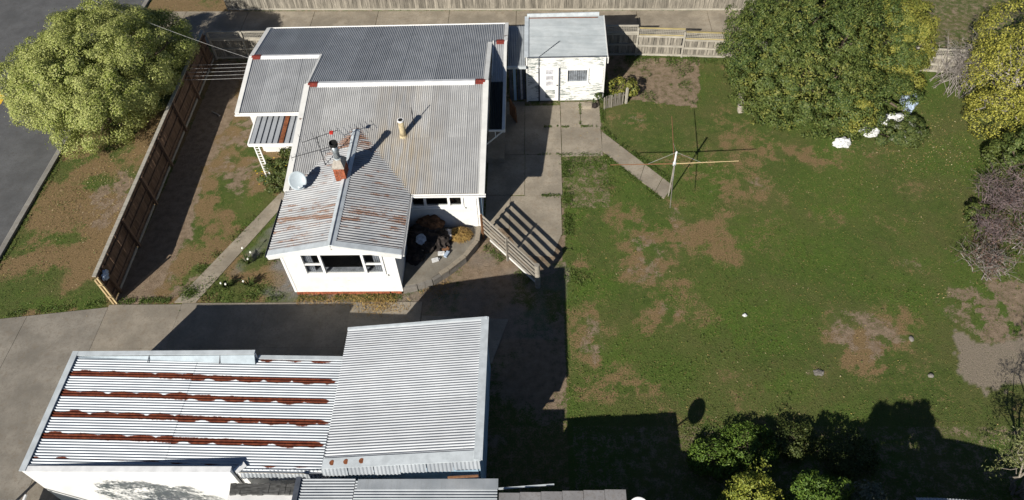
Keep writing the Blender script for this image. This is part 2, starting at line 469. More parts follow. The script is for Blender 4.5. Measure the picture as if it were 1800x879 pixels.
def crumple(name, mat, parent, c, r, amp=.3, sub=16, seed=0, flat=.0):
    """a lumpy closed heap"""
    rg = np.random.default_rng(seed); V = []; F = []
    ks = rg.normal(0, 1, (14, 3)) * rg.uniform(1.5, 5, (14, 1)); ph = rg.uniform(0, 6.28, 14)
    n1, n2 = sub, sub * 2
    for i in range(n1 + 1):
        for j in range(n2):
            t, q = math.pi * i / n1, 2 * math.pi * j / n2
            d = np.array([math.sin(t) * math.cos(q), math.sin(t) * math.sin(q), math.cos(t)])
            k = 1 + amp * float(np.mean(np.abs(np.sin(ks @ d + ph))) - .62) * 3.2
            z = c[2] + d[2] * r[2] * k
            V.append((c[0] + d[0] * r[0] * k, c[1] + d[1] * r[1] * k, max(z, flat)))
    for i in range(n1):
        for j in range(n2):
            q = (j + 1) % n2
            F.append((i * n2 + j, (i + 1) * n2 + j, (i + 1) * n2 + q, i * n2 + q))
    m = MB(); m.v = V; m.f = F
    return m.build(name, mat, parent, smooth=False)

SHEETS = {}
def sheet_mesh(w, L, mat, pitch=.0889, amp=.014, seg=6, nv=1):
    key = (round(w, 3), round(L, 3), mat, pitch)
    if key in SHEETS: return SHEETS[key]
    n = max(2, int(round(w / pitch * seg))); V = []; F = []
    for j in range(nv + 1):
        for i in range(n + 1):
            u = w * i / n; V.append((u, L * j / nv, amp * math.sin(2 * math.pi * u / pitch)))
    for j in range(nv):
        for i in range(n):
            F.append((j * (n + 1) + i, j * (n + 1) + i + 1, (j + 1) * (n + 1) + i + 1, (j + 1) * (n + 1) + i))
    me = bpy.data.meshes.new('roof_sheet'); me.from_pydata(V, [], F); me.update(); me.materials.append(MT[mat])
    me.polygons.foreach_set('use_smooth', [True] * len(me.polygons))
    SHEETS[key] = me
    return me
def roof(parent, O, Wv, Lv, mat, rows=1, deckmat='fence_grey', name='roof', sw=.8, pitch=.0889, amp=.019, deck=True):
    """corrugated slope. O corner, Wv full vector across the corrugations, Lv full vector along them."""
    O, Wv, Lv = Vector(O), Vector(Wv), Vector(Lv)
    W, L = Wv.length, Lv.length; u, v = Wv.normalized(), Lv.normalized(); nn = u.cross(v)
    if nn.z < 0: O = O + Wv; u = -u; nn = u.cross(v)
    d = MB(); a = O - nn * .022
    d.prism([a, a + u * W, a + u * W + v * L, a + v * L], -nn * .02)
    part = d.build(name, deckmat, parent)
    nsh = int(math.ceil(W / sw - 1e-3)); rl = L / rows
    for r in range(rows):
        for i in range(nsh):
            w = min(sw, W - i * sw)
            if w < .04: continue
            ln = rl + (.12 if r < rows - 1 else 0)
            lift = .003 * (i % 2) + random.uniform(-.0015, .0015) + (.006 * (rows - 1 - r))
            p = O + u * (i * sw) + v * (r * rl) + nn * lift
            m = Matrix((u, v, nn)).transposed().to_4x4(); m.translation = p
            shared('roof_sheet', sheet_mesh(w, ln, mat, pitch, amp), m, part)
    return part

def boards(name, mat, parent, O, U, length, z0, z1, nrm, h=.15, lim=None, holes=(), proud=.022):
    """weatherboard wall: overlapping tapered boards as geometry. lim(z)->(u0,u1)"""
    O, U, nrm = Vector(O), Vector(U).normalized(), Vector(nrm).normalized(); m = MB()
    zs = set([z0, z1]); k = z0
    while k < z1 - 1e-6: zs.add(k); k += h
    for ho in holes: zs.add(ho[2]); zs.add(ho[3])
    zs = sorted(z for z in zs if z0 - 1e-6 <= z <= z1 + 1e-6)
    for a, b in zip(zs[:-1], zs[1:]):
        if b - a < 1e-4: continue
        base = z0 + math.floor((a - z0) / h + 1e-6) * h
        pa = proud * (1 - (a - base) / h); pb = proud * (1 - (b - base) / h)
        ua0, ua1 = lim(a) if lim else (0, length); ub0, ub1 = lim(b) if lim else (0, length)
        segs = [(0.0, 1.0)]
        cuts = [ho for ho in holes if ho[2] <= a + 1e-6 and ho[3] >= b - 1e-6]
        spans = []
        lo = None
        xs = sorted(cuts, key=lambda q: q[0])
        cur = ('L',)
        left = None
        edges = []
        for ho in xs: edges.append((ho[0], ho[1]))
        pieces = []
        sL = (ua0, ub0)
        for e0, e1 in edges:
            pieces.append((sL, (e0, e0))); sL = (e1, e1)
        pieces.append((sL, (ua1, ub1)))
        for (l, r) in pieces:
            if r[0] - l[0] < 1e-4: continue
            P = lambda uu, zz, pp: O + U * uu + Vector((0, 0, zz)) + nrm * pp
            vs = [P(l[0], a, pa), P(r[0], a, pa), P(r[1], b, pb), P(l[1], b, pb), P(l[0], a, -.03), P(r[0], a, -.03), P(r[1], b, -.03), P(l[1], b, -.03)]
            m.add(vs, [(0, 1, 2, 3), (5, 4, 7, 6), (4, 5, 1, 0), (3, 2, 6, 7), (4, 0, 3, 7), (1, 5, 6, 2)])
    return m.build(name, mat, parent)

def window(parent, O, U, nrm, w, h, muls=(), rails=(), fr=.07, mat='white_clean', name='window', curtain=None):
    """casement window: frame part with panes, sill, mullions. O lower-left corner on the wall plane"""
    O, U, nrm = Vector(O), Vector(U).normalized(), Vector(nrm).normalized(); Z = Vector((0, 0, 1))
    m = MB()
    def fb(u0, u1, z0, z1, d0=-.06, d1=.055):
        q = O + U * u0 + Z * z0 + nrm * d0
        m.prism([q, q + U * (u1 - u0), q + U * (u1 - u0) + Z * (z1 - z0), q + Z * (z1 - z0)], nrm * (d1 - d0))
    fb(0, w, 0, fr); fb(0, w, h - fr, h); fb(0, fr, fr, h - fr); fb(w - fr, w, fr, h - fr)
    xs = [fr] + [x for q in muls for x in (q - fr * .55, q + fr * .55)] + [w - fr]
    for q in muls: fb(q - fr * .55, q + fr * .55, fr, h - fr)
    f = m.build(name, mat, parent)
    for k in range(0, len(xs), 2):
        a, b = xs[k], xs[k + 1]
        zz = [fr] + [r[1] for r in rails if r[0] == k // 2] + [h - fr]
        for i in range(len(zz) - 1):
            if i: 
                mm = MB(); q = O + U * a + Z * (zz[i] - .025) - nrm * .04
                mm.prism([q, q + U * (b - a), q + U * (b - a) + Z * .05, q + Z * .05], nrm * .08); mm.build('glazing_bar', mat, f)
            g = MB(); q = O + U * a + Z * (zz[i] + (.025 if i else 0)) - nrm * .02
            hh = zz[i + 1] - (.025 if i < len(zz) - 2 else 0) - zz[i] - (.025 if i else 0)
            g.prism([q, q + U * (b - a), q + U * (b - a) + Z * hh, q + Z * hh], nrm * .004); g.build('pane', 'glass', f)
    s = MB(); q = O - U * .06 - Z * .05 - nrm * .03
    s.prism([q, q + U * (w + .12), q + U * (w + .12) + Z * .045, q + Z * .045], nrm * .14); s.build('sill', mat, f)
    if curtain:
        c = MB(); n = 40
        V = []; F = []
        for i in range(n + 1):
            uu = fr + (w - 2 * fr) * i / n
            dd = -.05 + .018 * math.sin(i * 1.4)
            V += [O + U * uu + nrm * dd + Z * .03, O + U * uu + nrm * dd + Z * (h - .03)]
        for i in range(n): F.append((2 * i, 2 * i + 2, 2 * i + 3, 2 * i + 1))
        c.add(V, F); c.build('curtain', curtain, f)
    return f

# ------------------------------------------------------------------ ground
def vnoise(x, y, s, seed):
    x = x / s + 1000; y = y / s + 1000
    xi = np.floor(x).astype(np.int64); yi = np.floor(y).astype(np.int64); fx = x - xi; fy = y - yi
    fx = fx * fx * (3 - 2 * fx); fy = fy * fy * (3 - 2 * fy)
    def h(a, b):
        v = (a * 374761393 + b * 668265263 + seed * 974711) & 0xffffffff
        v = ((v ^ (v >> 13)) * 1274126177) & 0xffffffff
        return ((v ^ (v >> 16)) & 0xffff) / 65535.0
    return (h(xi, yi) * (1 - fx) + h(xi + 1, yi) * fx) * (1 - fy) + (h(xi, yi + 1) * (1 - fx) + h(xi + 1, yi + 1) * fx) * fy
def fbm(x, y, s, seed, o=4):
    t = 0; a = .5; w = 0
    for i in range(o):
        t = t + a * vnoise(x, y, s / 2 ** i, seed + i); w += a; a *= .55
    return t / w
def sstep(v, a, b):
    t = np.clip((v - a) / (b - a), 0, 1); return t * t * (3 - 2 * t)
def ell(x, y, cx, cy, rx, ry, rot=0, soft=.35, seed=1, wob=.5):
    out = np.zeros(x.shape); rm = 2.7 * max(rx, ry); k = (np.abs(x - cx) < rm) & (np.abs(y - cy) < rm)
    if not k.any(): return out
    x, y = x[k], y[k]
    c, s = math.cos(rot), math.sin(rot); dx, dy = x - cx, y - cy
    d = np.sqrt(((dx * c + dy * s) / rx) ** 2 + ((-dx * s + dy * c) / ry) ** 2)
    d = d + (fbm(x, y, max(.5, min(rx, ry) * 1.1), seed + 50) - .5) * 3.2 * wob
    b = fbm(x, y, .42, seed + 150)
    out[k] = (1 - sstep(d, 1 - soft - .15, 1 + soft + .15)) * (.35 + .65 * sstep(b, .36, .56))
    return out
def inpoly(x, y, poly):
    r = np.zeros(x.shape, bool); j = len(poly) - 1
    for i in range(len(poly)):
        xi, yi = poly[i]; xj, yj = poly[j]
        c = ((yi > y) != (yj > y)) & (x < (xj - xi) * (y - yi) / (yj - yi + 1e-12) + xi)
        r ^= c; j = i
    return r
def layers(x, y):
    """lush, dry, soil, sand, grit fields over the ground plane"""
    n1 = fbm(x, y, 3.5, 3); n2 = fbm(x, y, 1.1, 9); n3 = fbm(x, y, 6, 21)
    lush = sstep(n1, .42, .7) * .55
    dry = (sstep(n2, .44, .68) * .38 + sstep(n3, .46, .66) * .16 + sstep(fbm(x, y, 2.3, 55), .5, .66) * .3) * (1.1 - .5 * sstep(x, 6, 13)) * (1 - .5 * sstep(n1, .45, .6))
    soil = np.zeros_like(x); sand = np.zeros_like(x); grit = np.zeros_like(x)
    verge = (x > -23.6) & (x < -17.6)
    dry = np.where(verge, .2 + .75 * sstep(n1 * .6 + n2 * .4, .34, .56), dry)
    soil = np.where(verge, .8 * ell(x, y, -19.8, 23.2, 1.3, 1.9, -.2, .5, 4) , soil)
    lush = np.where(verge, .5 * ell(x, y, -21.6, 22.6, .9, 4, .0, .5, 6) + .6 * ell(x, y, -20, 17.2, 1.2, .5, 0, .5, 8), lush)
    yard = (x >= -17.7) & (x < -9.8) & (y > 17.2) & (y < 34)
    soil = np.where(yard, np.maximum(.9 * (1 - sstep(x + (n2 - .5) * 2.0, -16.2, -15.2)), .95 * ell(x, y, -15.2, 28.6, 1.5, 2.8, .2, .5, 12)), soil)
    soil = np.where(yard, np.maximum(soil, .75 * ell(x, y, -14.0, 24.6, .9, 1.2, 0, .5, 15)), soil)
    soil = np.where(yard, np.maximum(soil, .85 * ell(x, y, -15.4, 18.3, .9, .8, .4, .5, 17)), soil)
    dry = np.where(yard, .25 + .6 * sstep(n2, .4, .62), dry)
    lush = np.where(yard, .7 * ell(x, y, -14.0, 20.7, 1.0, 2.7, -.45, .5, 14), lush)
    grit = np.where(yard, np.maximum(ell(x, y, -10.7, 18.9, .65, 1.7, .1, .35, 18), ell(x, y, -12.1, 20.7, .3, 1.5, -.42, .4, 19)), grit)
    # ground round the house, drive end and behind the workshop
    w = (x > -10) & (x < 1.05 + (n2 - .5) * .5) & (y < 22.5)
    soil = np.where(w, .85 - .5 * sstep(n1, .5, .7), soil); dry = np.where(w, .5, dry); lush = np.where(w, .1, lush)
    grit = np.where(w & (y > 15.5) & (y < 20), .35 * sstep(n2, .35, .6), grit)
    w = (x > -3) & (x < 3.2) & (y >= 22.5) & (y < 34)
    soil = np.where(w, .5, soil)
    back = (y > 33.5) & (x > -18)
    soil = np.where(back, .5, soil)
    # lawn features
    lawn = (x > .9) & (y < 33.7)
    def d(v, *a, **k):
        return np.where(lawn, v * ell(x, y, *a, **k), 0)
    for (v, cx, cy, rx, ry, rot, sd) in [(.95, 4.3, 19.8, 1.3, 2.1, .1, 30), (.9, 6.0, 21.2, .9, 1.7, 0, 31), (.8, 3.7, 21.6, 1.0, 1.2, 0, 32), (.95, 4.9, 16.7, 1.25, .9, .3, 33),
                                         (.95, 9.9, 24.0, 1.0, .7, -.4, 34), (.8, 8.6, 23.4, 1.5, .9, .2, 35), (.7, 7.4, 24.8, 2.8, 2.2, 0, 36), (.9, 11.5, 26.0, 3.4, .9, -.28, 37),
                                         (.95, 15.6, 25.9, 2.4, .6, .05, 38), (.9, 9.6, 27.6, 1.0, 1.9, .3, 39), (1.2, 12.2, 15.3, 1.9, 1.9, .2, 40), (.8, 16.6, 23.3, .8, 1.0, 0, 41),
                                         (.7, 15.4, 19.0, 1.1, .8, 0, 42), (.85, 1.9, 15.5, .9, 2.1, 0, 43), (.8, 2.8, 13.6, 1.7, .9, 0, 44), (.7, 13.9, 12.9, 1.3, .7, 0, 45), (.8, 17.4, 12.8, 1.4, .7, 0, 46),
                                         (.7, 2.6, 23.6, 1.2, .8, 0, 47), (.85, 4.6, 28.3, 1.3, 1.0, 0, 48), (.55, 16.8, 26.8, 3, 2, 0, 49), (.8, 10.3, 14.0, .7, .5, 0, 50), (.7, 15.2, 21.5, 1.4, .7, .3, 51), (.8, 1.7, 18.9, .5, .9, 0, 52), (.7, 12.3, 21.8, 1.1, .7, 0, 53), (.6, 5.6, 12.2, .8, .7, 0, 54)]:
        dry = np.maximum(dry, d(v * (.82 if cx < 9 or 11.4 < cx < 12.8 else .62), cx, cy, rx, ry, rot, .6, sd))
    for (v, cx, cy, rx, ry, rot, sd) in [(.62, 4.3, 19.6, .9, 1.6, .1, 60), (.55, 6.0, 21.2, .5, 1.2, 0, 61), (.6, 10.0, 23.9, .6, .4, -.4, 62), (.75, 12.5, 15.6, 1.2, 1.1, 0, 63), (.6, 4.6, 28.3, .8, .7, 0, 64), (.65, 2.0, 15.6, .5, 1.5, 0, 65), (.5, 8.5, 23.4, .9, .5, 0, 66), (.6, 10.1, 13.95, .5, .4, 0, 67), (.5, 15.5, 19, .8, .5, 0, 68), (.55, 5.0, 16.8, .8, .6, 0, 69)]:
        soil = np.maximum(soil, d(v * .9, cx, cy, rx, ry, rot, .5, sd))
    bed = inpoly(x + (n2 - .5) * .5, y + (n1 - .5) * .5, [(3.4, 33.6), (8.6, 33.2), (8.0, 29.2), (5.0, 29.7), (3.4, 30.6)])
    soil = np.where(bed, .72, soil); dry = np.where(bed, .6, dry); lush = np.where(bed, .05, lush)
    for (v, cx, cy, rx, ry, sd) in [(.9, 1.5, 23.2, .5, 3.2, 70), (.95, 1.9, 18.2, 1.2, 1.3, 71), (.7, 3.2, 24.8, .9, .8, 72), (.85, 11.5, 19.6, 2.2, 1.8, 73), (.8, 8.6, 20.4, 2.0, 1.4, 74), (.8, 13.2, 22.6, 2.4, 1.6, 75), (.85, 8.4, 16.6, 2.4, 1.6, 76), (.75, 14.6, 17.2, 1.2, 1.6, 77), (.7, 19.2, 25.3, 2.2, 1.2, 78), (.6, 6.0, 18.0, 1.2, 1.2, 79), (.7, 3.5, 15.0, 1.3, .8, 80), (.7, 9.0, 13.4, 1.4, .7, 81)]:
        lush = np.maximum(lush, d(v, cx, cy, rx, ry, 0, .5, sd))
    right = ell(x, y, 18.9, 16.6, 2.4, 2.4, 0, .35, 90)
    soil = np.maximum(soil, np.where(lawn, .75 * right, 0))
    sandp = inpoly(x + (fbm(x, y, .5, 300) - .5) * 1.1, y + (fbm(x, y, .5, 301) - .5) * 1.1, [(15.75, 15.65), (18.6, 15.35), (19.5, 13.2), (15.5, 13.45), (15.35, 14.4)])
    sand = np.where(sandp, 1.0, sand)
    sh = (y < 11.9) & (x > 1)
    soil = np.where(sh, np.maximum(soil, .45), soil)
    return lush, dry, soil, sand, grit

def axis(a, b, st, far):
    core = np.arange(a, b + 1e-6, st); out = [st]
    ext = []; p = 0; s = st
    while p < far: s *= 1.35; p += s; ext.append(p)
    ext = np.array(ext)
    return np.concatenate([(a - ext)[::-1], core, b + ext])
gx = axis(-35, 30, .125, 900); gy = axis(6, 43, .125, 900)
GX, GY = np.meshgrid(gx, gy)
nx, ny = len(gx), len(gy)
lush, dry, soil, sand, grit = layers(GX, GY)
V = np.stack([GX.ravel(), GY.ravel(), np.zeros(GX.size)], 1)
ii = np.arange(nx * ny).reshape(ny, nx)
F = np.stack([ii[:-1, :-1].ravel(), ii[:-1, 1:].ravel(), ii[1:, 1:].ravel(), ii[1:, :-1].ravel()], 1)
gnd = struct(tri_mesh('ground', V, F, 'ground'))
for nm, fld in (('lush', lush), ('dry', dry), ('soil', soil), ('sand', sand), ('grit', grit)):
    at = gnd.data.attributes.new(nm, 'FLOAT', 'POINT'); at.data.foreach_set('value', np.clip(fld, 0, 1).astype(np.float32).ravel())

# paved surfaces: slabs stand 30 mm proud of the soil, with open joints
PAVED = []
def slab(parent, poly, mat, z=.03, name='slab', z0=-.03):
    PAVED.append(list(poly))
    m = MB(); m.prism([(x, y, z0) for x, y in poly], (0, 0, z - z0)); return m.build(name, mat, parent)
def empty_struct(name):
    o = bpy.data.objects.new(name, None); COL.objects.link(o); return struct(o)

m = MB(); m.prism([(-60, -60, -.04), (-23.95, -60, -.04), (-23.95, 90, -.04), (-60, 90, -.04)], (0, 0, .044))
road = struct(m.build('road', 'asphalt')); PAVED.append([(-60, -60), (-23.9, -60), (-23.9, 90), (-60, 90)])
arrow = MB(); arrow.prism([(-29.5, 31.75, .005), (-28.62, 31.02, .005), (-28.55, 30.35, .005), (-29.5, 30.55, .005)], (0, 0, .003)); arrow.build('painted_arrow', 'yellow', road)
kerb = empty_struct('kerb')
km = MB(); km.prism([(0, 0, -.05), (.28, 0, -.05), (.28, 0, .12), (.07, 0, .13), (.02, 0, .10)], (0, 1.18, 0))
k0 = km.build('kerb_stone', 'kerb', kerb); ky = 17.0
k0.matrix_basis = Matrix.Translation((-23.93, ky, 0))
for i in range(1, 24):
    if 34.9 < ky + i * 1.2 + .6 < 38.3: continue
    shared('kerb_stone', k0.data, Matrix.Translation((-23.93 + random.uniform(-.008, .008), ky + i * 1.2, random.uniform(-.006, .004))), kerb)

dw = empty_struct('driveway')
xs = [-24.0, -21.1, -17.85]
for a, b in zip(xs[:-1], xs[1:]):
    t = lambda x: 16.62 + (x + 22.2) * .128
    slab(dw, [(a + .008, 2), (b - .008, 2), (b - .008, t(b)), (a + .008, t(a))], 'drive')
xs = [-17.85, -14.8, -11.2, -7.75, -4.83]
for a, b in zip(xs[:-1], xs[1:]):
    top = 17.36 if a > -16 else 17.3
    slab(dw, [(a + .004, 15.2), (b - .004, 15.2), (b - .004, top), (a + .004, top)], 'conc_dk')
    slab(dw, [(a + .004, 12.5), (b - .004, 12.5), (b - .004, 15.193), (a + .004, 15.193)], 'conc_dk')
slab(dw, [(-17.84, 4), (-16.6, 4), (-16.6, 12.48), (-17.84, 12.48)], 'conc_dk')
slab(dw, [(-4.8, 14.5), (-1.9, 14.5), (-1.3, 16.5), (-4.8, 16.7)], 'conc_dk', z=.02)

fp = empty_struct('front_path')
A = [(-15.16, 17.39), (-14.24, 17.39)]; B = [(-11.75, 24.2), (-11.1, 24.2)]
L0, L1 = Vector(A[0]), Vector(B[0]); R0, R1 = Vector(A[1]), Vector(B[1])
for i in range(7):
    a, b = i / 7 + .0012, (i + 1) / 7 - .0012
    P_ = [L0.lerp(L1, a), R0.lerp(R1, a), R0.lerp(R1, b), L0.lerp(L1, b)]
    slab(fp, [tuple(q) for q in P_], 'conc')
slab(fp, [(-11.7, 24.22), (-10.3, 24.22), (-10.3, 26.3), (-11.9, 26.3)], 'conc')

al = empty_struct('alley_drive')
ax = [-23.9, -21, -17.2, -13.2, -9.4, -5.2, -1.3, 2.6, 5.6, 9.6, 13.6]
for i, (a, b) in enumerate(zip(ax[:-1], ax[1:])):
    t = lambda x: 38.62 - (x + 20) * .034
    e = 35.2 if a < -18 else 34.6
    if a < -19: slab(al, [(a + .01, 36.2 if a < -22 else 35.4), (b - .01, 35.2), (b - .01, t(b)), (a + .01, t(a) )], 'conc')
    else: slab(al, [(a + .012, 34.0), (b - .012, 34.0), (b - .012, t(b)), (a + .012, t(a))], 'conc')

yd = empty_struct('yard_paving')
for (x0, x1, y0, y1) in [(-2.6, -.75, 25.95, 29.85), (-.73, 1.03, 25.95, 29.5), (-2.45, -.72, 23.3, 25.92), (-.70, 1.0, 23.25, 25.92), (-1.35, .93, 20.9, 23.22), (1.06, 2.02, 27.9, 29.75), (2.05, 3.02, 27.9, 29.75), (1.06, 2.98, 25.8, 27.86)]:
    slab(yd, [(x0, y0), (x1, y0), (x1, y1), (x0, y1)], 'conc')
slab(yd, [(-2.45, 21.3), (-1.37, 21.3), (-1.37, 23.27), (-2.45, 23.27)], 'conc')
slab(yd, [(-1.3, 20.88), (-.9, 19.75), (.5, 19.7), (.9, 20.88)], 'conc', z=.024)
dp = empty_struct('garden_path')
a0, a1, b0, b1 = Vector((3.02, 27.5)), Vector((2.98, 26.1)), Vector((6.05, 23.75)), Vector((5.55, 22.95))
for i, (s, e) in enumerate([(0, .62), (.625, .86), (.865, 1)]):
    slab(dp, [tuple(a1.lerp(b1, s)), tuple(a1.lerp(b1, e)), tuple(a0.lerp(b0, e)), tuple(a0.lerp(b0, s))], 'conc', z=.035)

# ------------------------------------------------------------------ house
ZB, PB = 2.774, .172
zback = lambda y: ZB + PB * (32.59 - y)
YF, YFE, ZFE = 26.713, 20.765, 2.809
ZF = zback(YF); PF = (ZF - ZFE) / (YF - YFE)
zfront = lambda y: ZF - PF * (YF - y)
XL, XA, XB, XR = -13.88, -10.495, -2.315, -1.559
YL, YLE = 29.48, 26.07
ZL = zback(YL); ZLE = ZL - PF * (YL - YLE)
XG, GW, YGF, YG0 = -7.889, 2.589, 17.592, 24.18
ZG = zfront(YG0) + .02
house = thing('house', 'white weatherboard house with stepped grey corrugated iron roof and brick chimney', 'house', (-7.5, 26, 0))
# roof slopes
roof(house, (XL, 32.59, ZB), (XA - XL, 0, 0), (0, YL - 32.59, ZL - ZB), 'roof')
roof(house, (XA, 32.59, ZB), (XB - XA, 0, 0), (0, YF - 32.59, ZF - ZB), 'roof')
roof(house, (XL, YL, ZL), (XA - XL, 0, 0), (0, YLE - YL, ZLE - ZL), 'roof')
roof(house, (XA, YF, ZF), (XB - XA, 0, 0), (0, YFE - YF, ZFE - ZF), 'roof_front', rows=2)
roof(house, (XG, YG0, ZG), (0, YGF - YG0, 0), (-GW, 0, ZFE - ZG), 'roof_gable', pitch=.125, amp=.025, sw=.75)
roof(house, (XG, YG0, ZG), (0, YGF - YG0, 0), (GW, 0, ZFE - ZG), 'roof_gable', pitch=.125, amp=.025, sw=.75)
YP = 30.6; ZP = zback(YP)
roof(house, (XB, 32.59, ZB), (XR - XB, 0, 0), (0, YP - 32.59, ZP - ZB), 'roof')
YPE = 25.15; ZPE = ZP - .145 * (YP - YPE); YPM = 28.0; ZPM = ZP - .145 * (YP - YPM)
roof(house, (XB + .05, YP, ZP), (XR - XB - .05, 0, 0), (0, YPM - YP, ZPM - ZP), 'roof')
roof(house, (XB + .05, YPM, ZPM), (XR - XB - .05, 0, 0), (0, YPE - YPM, ZPE - ZPM), 'roof_dark', deck=False)
# ridge caps and flashings
def cap(name, mat, a, b, w, slope, drop=.0):
    a, b = Vector(a), Vector(b); d = (b - a).normalized(); sd = d.cross(Vector((0, 0, 1))).normalized()
    m = MB(); V = []
    for p in (a, b):
        V += [p - sd * w + Vector((0, 0, -slope * w + .024)), p + Vector((0, 0, .05)), p + sd * w + Vector((0, 0, -slope * w + .024)),
              p - sd * w + Vector((0, 0, -slope * w - .0)), p + sd * w + Vector((0, 0, -slope * w - .0))]
    m.add(V, [(0, 1, 6, 5), (1, 2, 7, 6), (3, 0, 5, 8), (2, 4, 9, 7), (0, 3, 4, 2, 1), (5, 6, 7, 9, 8)])
    return m.build(name, mat, house)
cap('ridge_cap', 'flash_lt', (XL + .55, YL, ZL), (XA + .0, YL, ZL), .17, PF)
cap('ridge_cap', 'flash_lt', (XA + .55, YF, ZF), (XB - .55, YF, ZF), .2, PF)
cap('ridge_cap', 'flash', (XG, YGF - .02, ZG), (XG, YG0 - .1, ZG), .17, (ZG - ZFE) / GW)
box('ridge_seam', 'flash_dk', house, (XG - .02, YGF - .03, ZG + .048), (XG + .02, YG0 - .15, ZG + .062))
for (a, b, y, z) in [(XL + .1, XL + .52, YL, ZL), (XA + .1, XA + .52, YF, ZF), (XB - .52, XB - .1, YF, ZF), (XR - .5, XR - .12, YP, ZP)]:
    cap('ridge_end', 'redcap', (a, y, z + .012), (b, y, z + .012), .18, PF)
# barge boards with metal cappings
def barge(a, b, w=.2, h=.2, mat='white_worn', name='barge_board', dz=.0):
    a, b = Vector(a), Vector(b)
    return bar(name, mat, house, a + Vector((0, 0, dz - h / 2 + .045)), b + Vector((0, 0, dz - h / 2 + .045)), w, h)
e = .06
barge((XL + e, 32.6, ZB), (XL + e, YL + .001, ZL)); barge((XL + e, YL, ZL), (XL + e, YLE - .03, ZLE))
barge((XA + e, YL + .1, zback(YL + .1)), (XA + e, YF + .001, ZF), .1, .1); barge((XA + e, YF, ZF), (XA + e, 21.0, zfront(21.0)), .24)
barge((XB - e, YF, ZF), (XB - e, YFE - .03, ZFE), .24); barge((XB - e, YP - .1, zback(YP - .1)), (XB - e, YF, ZF), .2)
barge((XR - e, 32.6, ZB), (XR - e, YP, ZP), .18); barge((XR - e, YP, ZP), (XR - e, YPE, ZPE), .14, .25)
barge((XB + .1, YP, ZP + .03), (XB + .1, YP - 2.2, ZP - .145 * 2.2 + .03), .06, .1)
sl = (ZG - ZFE) / GW
for sgn in (-1, 1):
    barge((XG, YGF - .02, ZG + .0), (XG + sgn * GW, YGF - .02, ZFE), .06, .22, 'white', dz=-.03)
    bar('verge_flashing', 'flash', house, (XG + sgn * .1, YGF + .1, ZG - .1 * sl + .024), (XG + sgn * GW, YGF + .1, ZFE + .024), .26, .014, (0, 0, 1))
# gutters and fascias
def gutter(a, b, mat='white_clean'):
    a, b = Vector(a), Vector(b); d = (b - a).normalized(); sd = d.cross(Vector((0, 0, 1)))
    m = MB(); prof = [(-.05, .0), (-.05, -.1), (.06, -.1), (.07, 0), (.058, 0), (.05, -.088), (-.038, -.088), (-.038, 0)]
    m.prism([a + sd * x + Vector((0, 0, z)) for x, z in prof], b - a); return m.build('gutter', mat, house)
gutter((XL - .05, YLE - .06, ZLE - .02), (XA - .02, YLE - .06, ZLE - .02))
gutter((XG + GW + .05, YFE - .06, ZFE - .02), (XB + .1, YFE - .06, ZFE - .02))
gutter((XG + GW + .05, YFE + .2, ZFE - .02), (XG + GW + .05, YGF, ZFE - .02))
gutter((XG - GW - .05, YGF, ZFE - .02), (XG - GW - .05, 20.6, ZFE - .02), 'flash_dk')
gutter((XL, 32.68, ZB - .02), (XR, 32.68, ZB - .02))
# walls
XW0, XW1, YW = -10.09, -5.69, 17.82
win = (-9.38, -6.14, 1.33, 2.68)
gz = lambda u: ZG - sl * abs(u + XW0 - XG) - .05
def lim(z):
    zt = ZFE - .05
    if z <= gz(0): return (0, XW1 - XW0)
    h_ = (ZG - .05 - z) / sl; return (max(0, XG - h_ - XW0), min(XW1 - XW0, XG + h_ - XW0))
boards('wall', 'white', house, (XW0, YW, 0), (1, 0, 0), XW1 - XW0, .17, ZG - .08, (0, -1, 0), lim=lim, holes=[(win[0] - XW0, win[1] - XW0, win[2], win[3])])
fd = MB(); fd.box((XW0 + .03, YW + .02, -.05), (XW1 - .03, YW + .12, .165)); fd.build('foundation', 'brick', house)
for i in range(18):
    x = XW0 + .02 + i * .242
    if i == 16: continue
    b_ = MB(); b_.box((x, YW - .035, .0), (x + .232, YW + .018, .075)); b_.box((x + .0, YW - .03, .085), (x + .232, YW + .018, .155)); b_.build('foundation_brick', 'brick', house)
window(house, (win[0], YW, win[2]), (1, 0, 0), (0, -1, 0), win[1] - win[0], win[3] - win[2], (.8, 2.46), ((0, .64), (2, .64)), .09)
for x in (XW0 + .005, XW1 - .005): box('corner_board', 'white_clean', house, (x - .05, YW - .03, .17), (x + .05, YW + .06, ZFE - .12))
boards('wall', 'white', house, (XW1, YW, 0), (0, 1, 0), 21.2 - YW, .17, ZFE - .04, (1, 0, 0))
boards('wall', 'white', house, (XW0, YW, 0), (0, 1, 0), 24.5 - YW, .17, ZFE - .04, (-1, 0, 0))
YM = 21.15; pw = (-5.45, -3.22, 1.62, 2.45)
boards('wall', 'white', house, (XW1, YM, 0), (1, 0, 0), -2.6 - XW1, .3, ZFE - .02, (0, -1, 0), holes=[(pw[0] - XW1, pw[1] - XW1, pw[2], pw[3])])
window(house, (pw[0], YM, pw[2]), (1, 0, 0), (0, -1, 0), pw[1] - pw[0], pw[3] - pw[2], (.62, 1.62), (), .09)
for x in (-2.72, -2.61): box('corner_board', 'white_clean', house, (x - .04, YM - .05, .3), (x + .04, YM - .02, ZFE - .06))
def poly_wall(pts_yz, x, th, name='wall', mat='white'):
    m = MB(); m.prism([(x, y, z) for y, z in pts_yz], (th, 0, 0)); return m.build(name, mat, house)
poly_wall([(YM + .02, 0), (32.3, 0), (32.3, ZB - .05), (YF, ZF - .1), (YM + .02, zfront(YM) - .1)], -2.66, .1)
poly_wall([(YM + 3.4, 0), (32.3, 0), (32.3, ZB - .05), (YF, ZF - .1), (YM + 3.4, zfront(YM + 3.4) - .1)], -10.35, .1)
